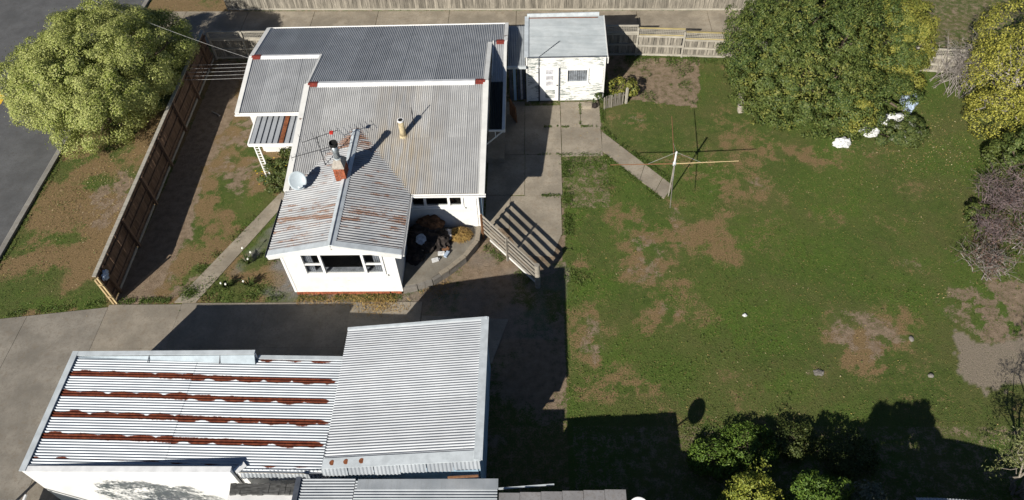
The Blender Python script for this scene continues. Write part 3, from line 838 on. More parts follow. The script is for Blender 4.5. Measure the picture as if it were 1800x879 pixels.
poly_wall([(26.47, 0), (32.3, 0), (32.3, ZB - .05), (YL, ZL - .1), (26.47, ZLE - .08)], -13.5, .1)
box('wall', 'white', house, (-13.38, 26.4, 0), (-10.37, 26.5, ZLE - .05))
box('wall', 'white', house, (-13.38, 32.2, 0), (-2.58, 32.31, ZB - .06))
box('floor', 'inside', house, (-10.0, 18.0, .3), (-5.78, 21.18, .34)); box('floor', 'inside', house, (-10.0, 21.3, .3), (-2.7, 32.1, .34))
for cx0 in (win[0] + .1, win[1] - .42):
    c = MB(); V = []; F = []
    for i in range(17):
        V += [(cx0 + .32 * i / 16, YW + .12 + .02 * math.sin(i * 1.6), 1.4), (cx0 + .32 * i / 16, YW + .12 + .02 * math.sin(i * 1.6), 2.6)]
    c.add(V, [(2 * i, 2 * i + 2, 2 * i + 3, 2 * i + 1) for i in range(16)]); c.build('curtain', 'curtain', house)
box('inner_sill', 'curtain', house, (win[0] + .05, YW + .08, 1.36), (win[1] - .05, YW + .3, 1.40))
box('inner_wall', 'inside', house, (-10.0, 21.2, .35), (-5.8, 21.28, 2.6))
box('ceiling', 'inside', house, (-10.0, 17.95, 2.72), (-5.8, 21.1, 2.74))
# front porch awning, ribbed roof on paired posts
aw0, aw1, awf, awb = -13.05, -10.62, 24.5, 26.34
awn = MB(); awn.prism([(aw0, awb, 2.36), (aw1, awb, 2.36), (aw1, awf, 2.22), (aw0, awf, 2.22)], (0, 0, .02)); awn = awn.build('porch_roof', 'flash_dk', house)
nb = 9; wd = (aw1 - aw0 - .06) / nb
for i in range(nb):
    x = aw0 + .04 + i * wd
    m = MB(); q = wd * .72
    m.prism([(x, awb, 2.385), (x + q, awb, 2.385), (x + q, awf + .02, 2.245), (x, awf + .02, 2.245)], (0, 0, .035))
    m.build('porch_rib', 'rust' if i == 5 else 'roof_shop', awn)
for a, b in [((aw0 - .03, awf - .03, 2.21), (aw1, awf - .03, 2.21)), ((aw0 - .03, awf - .03, 2.21), (aw0 - .03, awb, 2.35))]:
    bar('porch_beam', 'white_clean', house, a, b, .07, .13)
for x in (-12.86, -12.66): bar('post', 'white_clean', house, (x, 24.52, 0), (x, 24.52, 2.17), .055, .055, (0, 1, 0))
for z in np.arange(.2, 2.1, .16): bar('post_lattice', 'white_clean', house, (-12.84, 24.52, float(z)), (-12.68, 24.52, float(z)), .02, .03)
# side porch bracket and front beam
bar('porch_beam', 'white_clean', house, (XB + .02, YPE - .02, ZPE - .05), (XR, YPE - .02, ZPE - .05), .05, .09)
bar('bracket', 'white_clean', house, (XR - .08, YPE + .03, ZPE - .12), (-2.5, YPE + .03, 1.35), .05, .05)
bar('bracket', 'white_clean', house, (-2.0, YPE + .03, ZPE - .12), (-2.0, YPE + .03, 1.8), .04, .04, (0, 1, 0))
bar('downpipe', 'blue_wall', house, (-2.5, YM + .15, 0), (-2.5, YM + .15, 2.6), .07, .07, (0, 1, 0))
box('porch_step', 'conc', house, (-2.5, 25.4, .02), (-1.7, 27.5, .3))
# chimney of single bricks with a steel flue
ch = MB(); cx, cy_ = -8.05, 21.35; ch.box((cx - .2, cy_ - .27, 2.7), (cx + .2, cy_ + .27, 4.0)); ch = ch.build('chimney', 'mortar', house)
bm1 = MB(); bm1.box((-.108, -.05, -.033), (.108, .05, .033)); bmesh_ = None
zc = 3.1; row = 0
while zc < 3.98:
    for (ax_, fx, ext) in (('x', cy_ - .235, .23), ('x', cy_ + .235, .23), ('y', cx - .165, .30), ('y', cx + .165, .30)):
        L_ = .46 if ax_ == 'x' else .6; n_ = 2; off = 0 if row % 2 else .115
        u = -L_ / 2 - off
        while u < L_ / 2 - .02:
            a_, b_ = max(u, -L_ / 2), min(u + .22, L_ / 2)
            if b_ - a_ > .05:
                mw = Matrix.Translation((cx + (a_ + b_) / 2, fx, zc)) if ax_ == 'x' else Matrix.Translation((fx, cy_ + (a_ + b_) / 2, zc)) @ Matrix.Rotation(math.pi / 2, 4, 'Z')
                mw = mw @ Matrix.Diagonal(((b_ - a_ - .012) / .216, 1, 1, 1))
                if bmesh_ is None:
                    o_ = bm1.build('brick', 'brick', ch); o_.matrix_basis = mw; bmesh_ = o_.data
                else: shared('brick', bmesh_, mw, ch)
            u += .23
    zc += .078; row += 1
top = MB(); V = []
for (hx, hy, z) in ((.25, .32, 3.99), (.25, .32, 4.05), (.14, .16, 4.3)):
    V += [(cx - hx, cy_ - hy, z), (cx + hx, cy_ - hy, z), (cx + hx, cy_ + hy, z), (cx - hx, cy_ + hy, z)]
top.add(V, [(3, 2, 1, 0)] + [(4 * k + i, 4 * k + (i + 1) % 4, 4 * k + 4 + (i + 1) % 4, 4 * k + 4 + i) for k in (0, 1) for i in range(4)] + [(8, 9, 10, 11)])
top.build('chimney_cap', 'mortar', house)
fl = MB(); fl.tube([(cx, cy_, 4.25), (cx, cy_, 5.0)], .125, 16); fl = fl.build('flue', 'flue', house, True)
t_ = MB(); t_.tube([(cx, cy_, 4.98), (cx, cy_, 5.14)], .165, 16, cap=False); t_.tube([(cx, cy_, 5.05), (cx, cy_, 5.06)], .15, 16); t_.build('flue_cowl', 'soot', fl)
t_ = MB(); t_.tube([(cx, cy_, 4.28), (cx, cy_, 4.34)], .14, 16); t_.build('flue_collar', 'flash', fl)
cf = MB(); cf.box((cx - .34, cy_ - .42, 3.1), (cx + .34, cy_ + .4, 3.3)); cf.build('chimney_flashing', 'flash', house)
fx_, fy_ = -5.83, 23.75
fl = MB(); fl.tube([(fx_, fy_, 3.2), (fx_, fy_, 4.12)], .125, 16); fl = fl.build('vent_flue', 'flue_cream', house, True)
t_ = MB(); t_.tube([(fx_, fy_, 4.1), (fx_, fy_, 4.17)], .14, 16); t_.build('flue_rim', 'flash_lt', fl)
t_ = MB(); t_.tube([(fx_, fy_, 4.168), (fx_, fy_, 4.175)], .1, 16); t_.build('flue_mouth', 'soot', fl)
t_ = MB(); t_.tube([(fx_, fy_, 3.24), (fx_, fy_, 3.34)], [.2, .14], 16); t_.build('flue_flashing', 'flue_cream', fl)
vp = MB(); vp.tube([(-5.42, 24.35, 3.35), (-5.42, 24.35, 4.3)], .022, 8); vp.build('vent_pipe', 'ali', house)

# TV antenna and dish (lifted things: top level)
an = thing('television_antenna', 'grey television antenna mast with two booms on the rusty gable roof', 'antenna', (-8.96, 22.18, 3.12))
q = MB(); q.tube([(-8.96, 22.18, 3.12), (-8.96, 22.18, 4.75)], .02, 8); q.build('mast', 'ali', an)
def yagi(c, d, L, els, el0, el1, vert=False):
    c, d = Vector(c), Vector(d).normalized(); sd = Vector((0, 0, 1)) if vert else d.cross(Vector((0, 0, 1)))
    q = MB(); q.tube([c - d * L * .5, c + d * L * .5], .014, 6); bo = q.build('boom', 'ali', an)
    for i in range(els):
        t = i / (els - 1) - .5; h = (el0 + (el1 - el0) * i / (els - 1)) / 2
        q = MB(); q.tube([c + d * L * t - sd * h, c + d * L * t + sd * h], .007, 5); q.build('element', 'ali', bo)
yagi((-9.25, 22.0, 4.05), (1, .42, 0), 1.7, 11, .35, .5)
yagi((-8.85, 22.3, 4.62), (1, .55, 0), 1.5, 7, 1.1, .6)
box('balun', 'red_plastic', an, (-8.5, 22.46, 4.56), (-8.36, 22.58, 4.66))
limb_ = MB(); limb_.tube([(-8.96, 22.18, 3.75), (-8.6, 21.9, 3.2)], .008, 5); limb_.build('stay', 'ali', an)

def dish_thing(label, base, c, nrm, r, mat='dish', group=None):
    t = thing('satellite_dish', label, 'satellite dish', base)
    c, nrm = Vector(c), Vector(nrm).normalized(); a = nrm.cross(Vector((0, 0, 1))).normalized(); b = a.cross(nrm)
    m = MB(); rings = 6; seg = 28
    for s_, off in ((0, 0), (1, -.012)):
        for i in range(1, rings + 1):
            rr = r * i / rings
            for j in range(seg):
                q = 2 * math.pi * j / seg
                m.v.append(tuple(c + a * rr * math.cos(q) + b * rr * 1.08 * math.sin(q) + nrm * (.22 * r * (rr / r) ** 2 + off)))
        m.v.append(tuple(c + nrm * off))
    K = rings * seg + 1
    for s_ in (0, 1):
        o = s_ * K
        for i in range(rings - 1):
            for j in range(seg):
                k = (j + 1) % seg; m.f.append((o + i * seg + j, o + (i + 1) * seg + j, o + (i + 1) * seg + k, o + i * seg + k))
        for j in range(seg): m.f.append((o + K - 1, o + j, o + (j + 1) % seg))
    for j in range(seg):
        k = (j + 1) % seg; i = (rings - 1) * seg; m.f.append((i + j, K + i + j, K + i + k, i + k))
    m.build('reflector', mat, t, True)
    q = MB(); q.tube([c - b * r * .9 + nrm * .1, c - b * r * .75 + nrm * r * 1.0], .018, 6); q.build('arm', 'ali', t)
    h = c - b * r * .7 + nrm * r * 1.02; q = MB(); q.tube([h, h - nrm * .12], .045, 10); q.build('feed_horn', 'flash', t)
    q = MB(); q.tube([c - nrm * .01, c - nrm * .15, Vector(base) + Vector((0, 0, .0))], .028, 8); q.build('mount', 'ali', t)
    return t
dish_thing('grey satellite dish on the rusty gable roof beside the chimney', (-9.78, 21.1, 2.96), (-9.82, 21.0, 3.42), (.25, -.72, .62), .36)

# service cable and washing wires
def sag(a, b, s, n=10):
    a, b = Vector(a), Vector(b); return [a.lerp(b, i / n) - Vector((0, 0, s * 4 * (i / n) * (1 - i / n))) for i in range(n + 1)]
q = MB(); q.tube(sag((-13.9, 29.45, 3.25), (-24.6, 32.6, 6.2), .25), .006, 5)
tag(q.build('service_cable', 'wire'), 'thin grey power cable running from the roof corner over the street tree', 'cable')
for i in range(5):
    yy = 31.0 - i * .3
    q = MB(); q.tube(sag((-13.52, yy - .15, 2.0), (-17.86, yy + .1, 1.72), .03), .0065, 5)
    tag(q.build('washing_wire', 'wire'), '%s of five pale washing wires between house corner and brown fence' % ['farthest', 'second farthest', 'middle', 'second nearest', 'nearest'][i], 'wire', 'washing wires beside the house')

# ------------------------------------------------------------------ patio, gate, rubbish
pt = thing('patio', 'raised concrete patio with curved block edge in the corner of the house', 'patio', (-4.2, 19.8, 0))
edge = [(-5.66, 17.92), (-5.1, 18.06), (-4.51, 18.31), (-3.89, 18.82), (-3.24, 19.5), (-2.78, 20.3), (-2.72, 21.08)]
m = MB(); m.prism([(x, y, .02) for x, y in [(-5.66, 21.1)] + edge][::-1], (0, 0, .36)); m.build('floor', 'patio', pt)
# curved wall of blocks
pts = [Vector((*e_, 0)) for e_ in edge]; dense = []
for a, b in zip(pts[:-1], pts[1:]):
    n_ = max(1, int((b - a).length / .3)); dense += [a.lerp(b, i / n_) for i in range(n_)]
dense.append(pts[-1]); ctr = Vector((-5.3, 20.8, 0))
for i, (a, b) in enumerate(zip(dense[:-1], dense[1:])):
    d = (b - a).normalized(); out = Vector((d.y, -d.x, 0))
    for cz in range(2):
        g_ = .006; o_ = out * (.07 + random.uniform(-.008, .008))
        bar('wall_block', 'stone', pt, a + d * g_ + o_ + Vector((0, 0, .085 + cz * .165)), b - d * g_ + o_ + Vector((0, 0, .085 + cz * .165)), .14, .155)
    if i >= 4: bar('coping', 'conc', pt, a + d * .004 + out * .06 + Vector((0, 0, .385)), b - d * .004 + out * .06 + Vector((0, 0, .385)), .2, .06)

crumple('discarded_armchair', 'cloth_br', None, (-4.72, 20.9, .75), (.58, .42, .42), .35, 14, 3, .38)
tag(bpy.data.objects['discarded_armchair'], 'sagging brown padded seat on top of the rubbish pile against the wall', 'armchair')
tag(crumple('dark_tarpaulin', 'cloth_dk', None, (-5.0, 20.35, .5), (.85, .72, .5), .5, 18, 5, .38), 'crumpled black tarpaulin heap on the shaded half of the patio', 'tarpaulin')
tag(crumple('dark_clothes_heap', 'cloth_dk', None, (-4.25, 20.2, .45), (.42, .5, .4), .5, 14, 8, .38), 'heap of dark clothes at the sunlit edge of the rubbish pile', 'clothes')
tag(crumple('dark_rag_heap', 'cloth_dk', None, (-5.25, 19.45, .4), (.36, .4, .25), .6, 14, 9, .38), 'low dark heap of rags lying nearest the gable corner', 'rags')
tag(crumple('plastic_bag', 'bag', None, (-5.02, 19.95, .92), (.2, .26, .14), .4, 12, 10, .5), 'pale blue plastic bag lying on top of the black tarpaulin heap', 'bag')
tag(crumple('grey_cushion', 'curtain', None, (-3.95, 20.55, .5), (.24, .3, .16), .25, 12, 12, .38), 'flat grey cushion between the clothes heap and the dry grass heap', 'cushion')
for i, (x, y, mt, lb) in enumerate([(-4.18, 19.55, 'tarp', 'crumpled white carton at the sunlit edge of the dark clothes heap'), (-4.02, 19.75, 'gate_brown', 'small brown carton beside the white carton on the patio'), (-4.42, 19.2, 'tarp', 'white bottle lying nearest the shadow edge on the patio'), (-3.95, 19.5, 'bag', 'pale plastic tub right of the cartons on the patio')]):
    m = MB(); a = random.uniform(0, 3); dx, dy = math.cos(a) * .14, math.sin(a) * .14
    m.bar((x - dx, y - dy, .44), (x + dx, y + dy, .46), .14, .12); m.tube([(x + dx, y + dy, .455), (x + dx * 1.4, y + dy * 1.4, .46)], [.05, .03], 8)
    tag(m.build(['carton', 'carton', 'bottle', 'tub'][i], mt), lb, ['carton', 'carton', 'bottle', 'tub'][i])
for i, (a, b) in enumerate([((-5.5, 20.1, .42), (-4.9, 19.6, .62)), ((-5.55, 19.9, .5), (-5.1, 20.6, .85))]):
    tag(bar('loose_board', 'fence_grey', None, a, b, .1, .025), ['grey board leaning on the black tarpaulin heap', 'grey board propped behind the pale blue bag'][i], 'board')
hp = thing('dry_grass_heap', 'golden dry grass heap on the patio beside the white corner post', 'dry grass', (-3.45, 20.55, .38))
crumple('core', 'straw', hp, (-3.45, 20.55, .45), (.42, .34, .2), .25, 12, 4, .38)
n_ = 1400; th = RNG.uniform(0, 6.28, n_); rr = np.sqrt(RNG.uniform(0, 1, n_))
P_ = np.stack([-3.45 + .52 * rr * np.cos(th), 20.55 + .42 * rr * np.sin(th), .41 + .3 * (1 - rr ** 2) + RNG.uniform(0, .05, n_)], 1)
leaves('stalks', P_, np.tile([0, 0, 1.], (n_, 1)), .22, 'straw', hp, .07, .5)

gt = thing('slatted_gate', 'weathered slatted timber gate slanting out from the patio corner', 'gate', (-1.4, 19.5, 0))
g0, g1 = Vector((-2.52, 20.85, 0)), Vector((-.2, 18.2, 0)); gd = (g1 - g0).normalized(); gn = Vector((gd.y, -gd.x, 0))
tops = [1.42, 1.17, .92, .67, .42]
for k, z in enumerate(tops):
    zz0, zz1 = z, z - .12
    a, b = g0 + Vector((0, 0, zz0)), g1 + Vector((0, 0, zz1))
    md = a.lerp(b, .52)
    bar('slat', 'gate', gt, a, md - gd * .01, .03, .115); bar('slat', 'gate', gt, md + gd * .01 + gn * .004 + Vector((0, 0, .02)), b, .03, .115)
bar('bottom_board', 'white_worn', gt, g0 + gd * .5 + Vector((0, 0, .16)) - gn * .02, g1 + Vector((0, 0, .12)) - gn * .02, .03, .1)
for t in (.03, .5): 
    c = g0.lerp(g1, t) + gn * .05
    bar('upright', 'gate_brown' if t < .1 else 'gate', gt, c, c + Vector((0, 0, 1.52 - .12 * t)), .1, .06, gd)
c = g0.lerp(g1, .3) - gn * .05; box('panel', 'gate_brown', gt, c + Vector((-.02, -.02, .2)), c + Vector((.02, .02, .5)))
q = MB(); c = g1 + gd * .1; q.tube([c, c + Vector((.0, 0, .75)), c + Vector((-.02, 0, 1.42))], [.12, .115, .105], 14); q.build('post', 'gate', gt)

# ------------------------------------------------------------------ sleepout hut
SX0, SX1, SY0, SY1, SZ0, SZ1 = -.69, 3.27, 29.82, 32.95, 2.77, 2.9
hut = thing('garden_hut', 'small peeling white weatherboard hut with pale iron roof behind the house', 'hut', (1.3, 31.3, 0))
roof(hut, (SX0 + .12, SY0 - .05, SZ0), (0, SY1 - SY0 + .05, SZ1 - SZ0), (SX1 - SX0 - .08, 0, 0), 'roof_shed', pitch=.1, amp=.015, sw=.8)
wy = SY0 + .05
boards('wall', 'peel', hut, (SX0 + .06, wy, 0), (1, 0, 0), SX1 - SX0 - .16, .06, SZ0 - .06, (0, -1, 0), h=.14, holes=[(-.0 - SX0 - .06, .98 - SX0 - .06, .06, 2.1), (1.36 - SX0 - .06, 2.4 - SX0 - .06, 1.2, 2.0)])
boards('wall', 'peel', hut, (SX1 - .1, wy, 0), (0, 1, 0), SY1 - wy - .05, .06, SZ0 - .05, (1, 0, 0), h=.14)
boards('wall', 'peel', hut, (SX0 + .06, wy, 0), (0, 1, 0), SY1 - wy - .05, .06, SZ0 - .05, (-1, 0, 0), h=.14)
box('wall', 'peel', hut, (SX0 + .06, SY1 - .1, .0), (SX1 - .1, SY1 - .03, SZ1 - .05))
box('wall_patch', 'white_clean', hut, (2.55, wy - .04, 1.15), (SX1 - .14, wy - .02, 2.05))
window(hut, (1.33, wy - .01, 1.16), (1, 0, 0), (0, -1, 0), 1.1, .86, (), (), .07, curtain='curtain')
for x in (SX0 + .04, SX1 - .12): box('corner_board', 'white', hut, (x, wy - .05, .03), (x + .08, wy + .02, SZ0 - .07))
dr = MB(); dr.box((.03, wy - .03, .07), (.95, wy + .02, 2.08)); dr = dr.build('door', 'white_clean', hut)
for k in range(3):
    z = 1.02 + k * .35
    box('pane', 'curtain', dr, (.34, wy - .042, z), (.70, wy - .034, z + .27))
    fm = MB()
    for (a, b) in (((.3, z - .03), (.74, z)), ((.3, z + .27), (.74, z + .30)), ((.3, z), (.34, z + .27)), ((.70, z), (.74, z + .27))): fm.box((a[0], wy - .05, a[1]), (b[0], wy - .031, b[1]))
    fm.build('pane_frame', 'white_clean', dr)
box('peeled_panel', 'peel', dr, (.3, wy - .036, .22), (.78, wy - .031, .75))
q = MB(); q.tube([(.88, wy - .09, 1.05), (.88, wy - .03, 1.05)], .03, 8); q.build('handle', 'ali', dr)
for x0_, x1_ in ((-.05, .02), (.96, 1.03)): box('door_frame', 'flash_dk', hut, (x0_, wy - .045, .06), (x1_, wy - .01, 2.12))
box('door_head', 'white', hut, (-.06, wy - .05, 2.1), (1.04, wy - .012, 2.17))
bar('roof_flashing', 'flash', hut, (SX0 + .08, SY0 - .06, SZ0 + .03), (SX0 + .08, SY1, SZ1 + .03), .2, .03)
bar('eave_flashing', 'flash_dk', hut, (SX0 + .1, SY0 - .06, SZ0 - .0), (SX1, SY0 - .06, SZ0 - .0), .03, .06)
bar('verge_board', 'white_worn', hut, (SX1 + .02, SY0 - .06, SZ0 - .04), (SX1 + .02, SY1, SZ1 - .04), .04, .14)
bar('parapet_board', 'flash', hut, (SX0 + .1, SY1 + .06, SZ1 + .0), (SX1 - .22, SY1 + .06, SZ1 + .02), .05, .3)
bar('ridge_strip', 'rust', hut, (SX0 + .2, SY1 - .12, SZ1 + .022), (SX1 - .3, SY1 - .16, SZ1 + .022), .07, .014)
q = MB(); q.tube([(-.02, wy - .06, 2.1), (-.02, wy - .1, 2.78), (1.0, SY0 + 1.1, 2.86)], .018, 6); q.build('cable_conduit', 'flash_dk', hut)
box('roof_brace', 'white', hut, (SX1 + .03, wy + .1, 2.2), (SX1 + .1, wy + .35, 2.55))

# covered way between house and hut
cw = thing('covered_passage', 'narrow covered passage with iron roof between the house and the white hut', 'passage', (-1.1, 31, 0))
roof(cw, (XR + .02, 33.0, 2.36), (SX0 - XR - .02, 0, 0), (0, 29.75 - 33.0, -.1), 'roof_nbr')
bar('front_flashing', 'flash', cw, (XR, 29.72, 2.24), (SX0 + .05, 29.72, 2.24), .12, .12)
for i, (x, w_, mt) in enumerate([(-1.5, .16, 'flash_dk'), (-1.3, .14, 'blue_wall'), (-1.1, .12, 'flash_dk'), (-.95, .1, 'curtain'), (-.83, .13, 'flash_dk')]):
    box('door_board', mt, cw, (x, 29.9 + .03 * i, .05), (x + w_, 29.93 + .03 * i, 2.15))
bx = MB(); bx.prism([(-1.5, 28.9, .03), (-1.15, 28.2, .03), (-1.2, 28.25, .95), (-1.5, 28.85, 1.05)], (.05, .03, 0))
tag(bx.build('plywood_sheet', 'gate_brown'), 'brown plywood sheet leaning upright in the shade by the passage', 'plywood')

# ------------------------------------------------------------------ garage (rust rows) and workshop
ga = thing('garage', 'long white garage with rust-striped corrugated roof beside the driveway', 'garage', (-12, 11.3, 0))
Lx0, Lx1, Ly0, Ly1 = -16.42, -6.75, 9.05, 13.36
roof(ga, (Lx0 + .1, Ly0 + .1, 2.695), (0, Ly1 - Ly0 - .15, 0), (-12.0 - Lx0 - .1, 0, -.18), 'roof_rows', pitch=.096, amp=.018, sw=.768)
roof(ga, (-12.0 - .06, Ly0 + .1, 2.509), (0, Ly1 - Ly0 - .15, 0), (Lx1 + 12.0 + .2, 0, -.225), 'roof_rows', pitch=.096, amp=.018, sw=.768)
box('wall', 'plaster', ga, (Lx0 + .03, Ly0, 0), (-9.72, Ly0 + .1, 2.68))
box('wall', 'plaster', ga, (Lx0 + .03, Ly0 + .1, 0), (Lx0 + .12, Ly1, 2.68))
box('wall', 'plaster', ga, (Lx0 + .12, Ly1 - .1, 0), (-9.95, Ly1, 2.7)); box('wall', 'plaster', ga, (-9.95, Ly1 - .1, 0), (Lx1, Ly1, 2.3))
box('wall', 'plaster', ga, (-9.7, Ly0 + .12, 0), (Lx1, Ly0 + .2, 2.3))
bar('parapet_cap', 'flash', ga, (Lx0 + .08, Ly0 - .02, 2.735), (Lx0 + .08, Ly1 + .04, 2.745), .2, .03)
bar('parapet_cap', 'flash', ga, (Lx0 + .19, Ly1 - .05, 2.74), (-9.95, Ly1 - .03, 2.75), .17, .035)
bar('parapet_cap', 'flash_lt', ga, (Lx0 + .18, Ly0 + .06, 2.71), (-9.7, Ly0 + .06, 2.71), .19, .04)
ap = MB(); ap.add([(Lx0 + .25, Ly1 - .16, 2.72), (-9.95, Ly1 - .13, 2.73), (-9.95, Ly1 - .34, 2.455), (Lx0 + .25, Ly1 - .22, 2.705), (Lx0 + .25, Ly1 - .12, 2.68), (-9.95, Ly1 - .11, 2.68), (-9.95, Ly1 - .3, 2.42), (Lx0 + .25, Ly1 - .2, 2.67)], [(0, 1, 2, 3), (7, 6, 5, 4), (0, 4, 5, 1), (1, 5, 6, 2), (2, 6, 7, 3), (3, 7, 4, 0)]); ap.build('parapet_apron', 'flash_md', ga)
bar('parapet_cap', 'flash', ga, (-9.9, Ly1 - .05, 2.46), (-6.8, Ly1 - .05, 2.36), .15, .03)
for x in (-13.7, -11.2): bar('strap', 'flash_dk', ga, (x, Ly1 - .36, 2.715 - (x + 16.3) * .042), (x + .05, Ly1 - .1, 2.75), .025, .02)
bar('roof_edge_kick', 'flash_lt', ga, (-9.66, Ly0 + .1, 2.46), (-9.4, Ly0 + .35, 2.46), .2, .02)

ws = thing('workshop', 'taller shed with clean pale corrugated iron roof joined to the rust-striped garage', 'workshop', (-4.3, 11.7, 0))
Wx0, Wx1, Wy0, Wy1, Wz0, Wz1 = -6.86, -1.86, 9.2, 14.35, 2.65, 3.3
roof(ws, (Wx0, Wy0 + .06, Wz0), (0, Wy1 - Wy0 - .1, 0), (Wx1 - Wx0 - .05, 0, Wz1 - Wz0), 'roof_shop', pitch=.093, amp=.018, sw=.744)
bar('verge_flashing', 'flash', ws, (Wx1 - .08, Wy0 - .02, Wz1 + .02), (Wx1 - .08, Wy1 + .02, Wz1 + .02), .26, .04)
bar('side_flashing', 'flash', ws, (Wx0, Wy1 - .02, Wz0 + .03), (Wx1, Wy1 - .02, Wz1 + .03), .1, .04)
bar('side_flashing', 'flash', ws, (Wx0, Wy0 + .12, Wz0 + .03), (Wx1, Wy0 + .12, Wz1 + .03), .34, .03)
bar('step_flashing', 'flash_dk', ws, (Wx0 + .0, Wy0 + .1, Wz0 - .05), (Wx0 + .0, Wy0 + 1.2, Wz0 - .05), .05, .1)
for (x, y) in ((-6.55, 9.33), (-6.1, 9.34), (-5.6, 9.34)):
    z = Wz0 + (x - Wx0) / (Wx1 - Wx0) * (Wz1 - Wz0) + .052
    q = MB(); q.tube([(x, y, z - .004), (x, y, z)], .09, 9); q.build('rust_patch', 'rust', ws)
for i in range(20):
    y = Wy0 + .05 + i * (Wy1 - Wy0 - .1) / 20
    box('wall_board', 'blue_wall', ws, (Wx1 - .12 + random.uniform(-.006, .006), y + .004, .02), (Wx1 - .08 + random.uniform(-.006, .006), y + (Wy1 - Wy0 - .1) / 20 - .004, Wz1 - .04))
m = MB(); m.prism([(Wx0, Wy1 - .08, 0), (Wx1 - .14, Wy1 - .08, 0), (Wx1 - .14, Wy1 - .08, Wz1 - .05), (Wx0, Wy1 - .08, Wz0 - .04)], (0, .06, 0)); m.build('wall', 'blue_wall', ws)
m = MB(); m.prism([(Wx0, Wy0 + .02, 0), (Wx1 - .14, Wy0 + .02, 0), (Wx1 - .14, Wy0 + .02, Wz1 - .05), (Wx0, Wy0 + .02, Wz0 - .04)], (0, .06, 0)); m.build('wall', 'blue_wall', ws)
# corrugated skirt along the near side
def skirt(x0, x1, z0, z1, dz0, dz1, jag=0):
    n = int((x1 - x0) / .0762 / 1.6); 
    u = Vector((x1 - x0, 0, z1 - z0)); L = u.length; v = Vector((.03, -.22, -.36)).normalized(); un = u.normalized(); nn = un.cross(v)
    k = max(1, int(L / .8))
    for i in range(k):
        w = L / k
        mm = Matrix((un, v, nn)).transposed().to_4x4(); mm.translation = Vector((x0, Wy0 + .02, z0)) + un * (i * w) + nn * random.uniform(-.01, .01)
        shared('skirt_sheet', sheet_mesh(w - .006, .36 + random.uniform(-.03, .03), 'roof_nbr', .125, .02), mm, ws)
skirt(-9.55, -6.95, 2.40, 2.32, 0, 0); skirt(-6.9, -1.9, 2.66, 3.28, 0, 0)
for (a, b) in [((-2.9, 8.88, 2.70), (-1.95, 8.88, 2.84))]: bar('eave_batten', 'gate_brown', ws, a, b, .05, .07)

# neighbour's buildings along the near boundary
nb1 = thing('neighbour_block', 'low white walled outbuilding with grey felt edge below the workshop skirt', 'outbuilding', (-8.7, 7, 0))
box('wall', 'plaster', nb1, (-9.8, 3, 0), (-7.66, 8.62, 2.2))
fe = MB()
for i in range(12):
    x = -9.75 + i * .175; fe.bar((x, 8.66 + random.uniform(-.02, .02), 2.26 + random.uniform(-.015, .015)), (x + .178, 8.66 + random.uniform(-.02, .02), 2.26 + random.uniform(-.015, .015)), .34 + random.uniform(-.03, .03), .1)
fe.build('felt_edge', 'felt', nb1)
nb2 = thing('neighbour_lean_to', 'dull blue-grey corrugated lean-to roof at the bottom edge', 'lean-to', (-4.4, 7, 0))
roof(nb2, (-7.6, 3.0, 2.46), (0, 5.93, 0), (1.8, 0, .02), 'roof_nbr'); roof(nb2, (-5.78, 3.0, 2.49), (0, 5.86, 0), (4.4, 0, .04), 'roof_nbr')
box('wall', 'plaster', nb2, (-7.5, 3.2, 0), (-1.5, 8.7, 2.4))
bar('ridge_flashing', 'flash_dk', nb2, (-7.58, 3, 2.5), (-7.58, 8.97, 2.5), .16, .04); bar('top_flashing', 'roof_nbr', nb2, (-5.7, 8.72, 2.53), (-1.36, 8.74, 2.57), .32, .03)
nb3 = thing('neighbour_flat_shed', 'flat grey sheet-roofed shed at the bottom edge right of the corrugated lean-to', 'shed', (.6, 6, 0))
for i in range(6):
    x = -1.32 + i * .635
    box('roof_panel', 'roof_panel', nb3, (x, 3, 2.62), (x + .625, 8.42 + .015 * i, 2.68 + .02 * i))
box('wall', 'fence_grey', nb3, (-1.25, 3.1, 0), (2.4, 8.3, 2.6))
bar('gutter_pipe', 'flash', nb3, (-1.6, 8.6, 2.48), (.35, 8.75, 2.5), .05, .05)
dish_thing('white satellite dish on the flat grey shed at the bottom edge', (2.35, 7.9, 2.76), (2.75, 7.78, 3.3), (-.1, -.6, .7), .29, 'tarp')
# iron boundary fence at the near side, mostly shaded
bf = thing('iron_fence', 'corrugated iron boundary fence with curling top behind the near shrubs', 'fence', (10, 8.4, 0))
for i in range(17):
    x = 2.7 + i * .8
    zt = 1.85 + .06 * math.sin(i * 1.7); tilt = random.uniform(-.006, .006)
    mm = Matrix(((1, 0, 0), (0, tilt, 1), (0, 1, -tilt))).to_4x4(); mm = Matrix(((1, 0, 0, x), (0, tilt, -1, 8.35), (0, 1, tilt, 0), (0, 0, 0, 1)))
    shared('iron_sheet', sheet_mesh(.9, round(zt, 2), 'roof_shop', .1, .016), mm, bf)
bar('rail', 'fence_pale', bf, (2.7, 8.29, 1.72), (16.3, 8.29, 1.72), .05, .08)
pr = thing('curled_iron_sheet', 'pale curling corrugated iron offcut on top of the near boundary fence', 'iron sheet', (12.6, 8.3, 1.85))
V = []; F = []; nn_ = 120
for i in range(nn_ + 1):
    t = i / nn_; x = 11.3 + 2.75 * t; zz = 1.98 + .1 * math.sin(t * 3.6 + .4) - .1 * t
    for j, (dy, dz) in enumerate(((.16, 0), (-.12, .05), (-.4, -.02))): V.append((x, 8.42 + dy * (1 - .6 * t), zz + dz + .014 * math.sin(2 * math.pi * x / .0762 * .8)))
for i in range(nn_):
    for j in range(2): F.append((3 * i + j, 3 * i + j + 1, 3 * i + j + 4, 3 * i + j + 3))
m = MB(); m.add(V, F); m.build('sheet', 'roof_shop', pr)
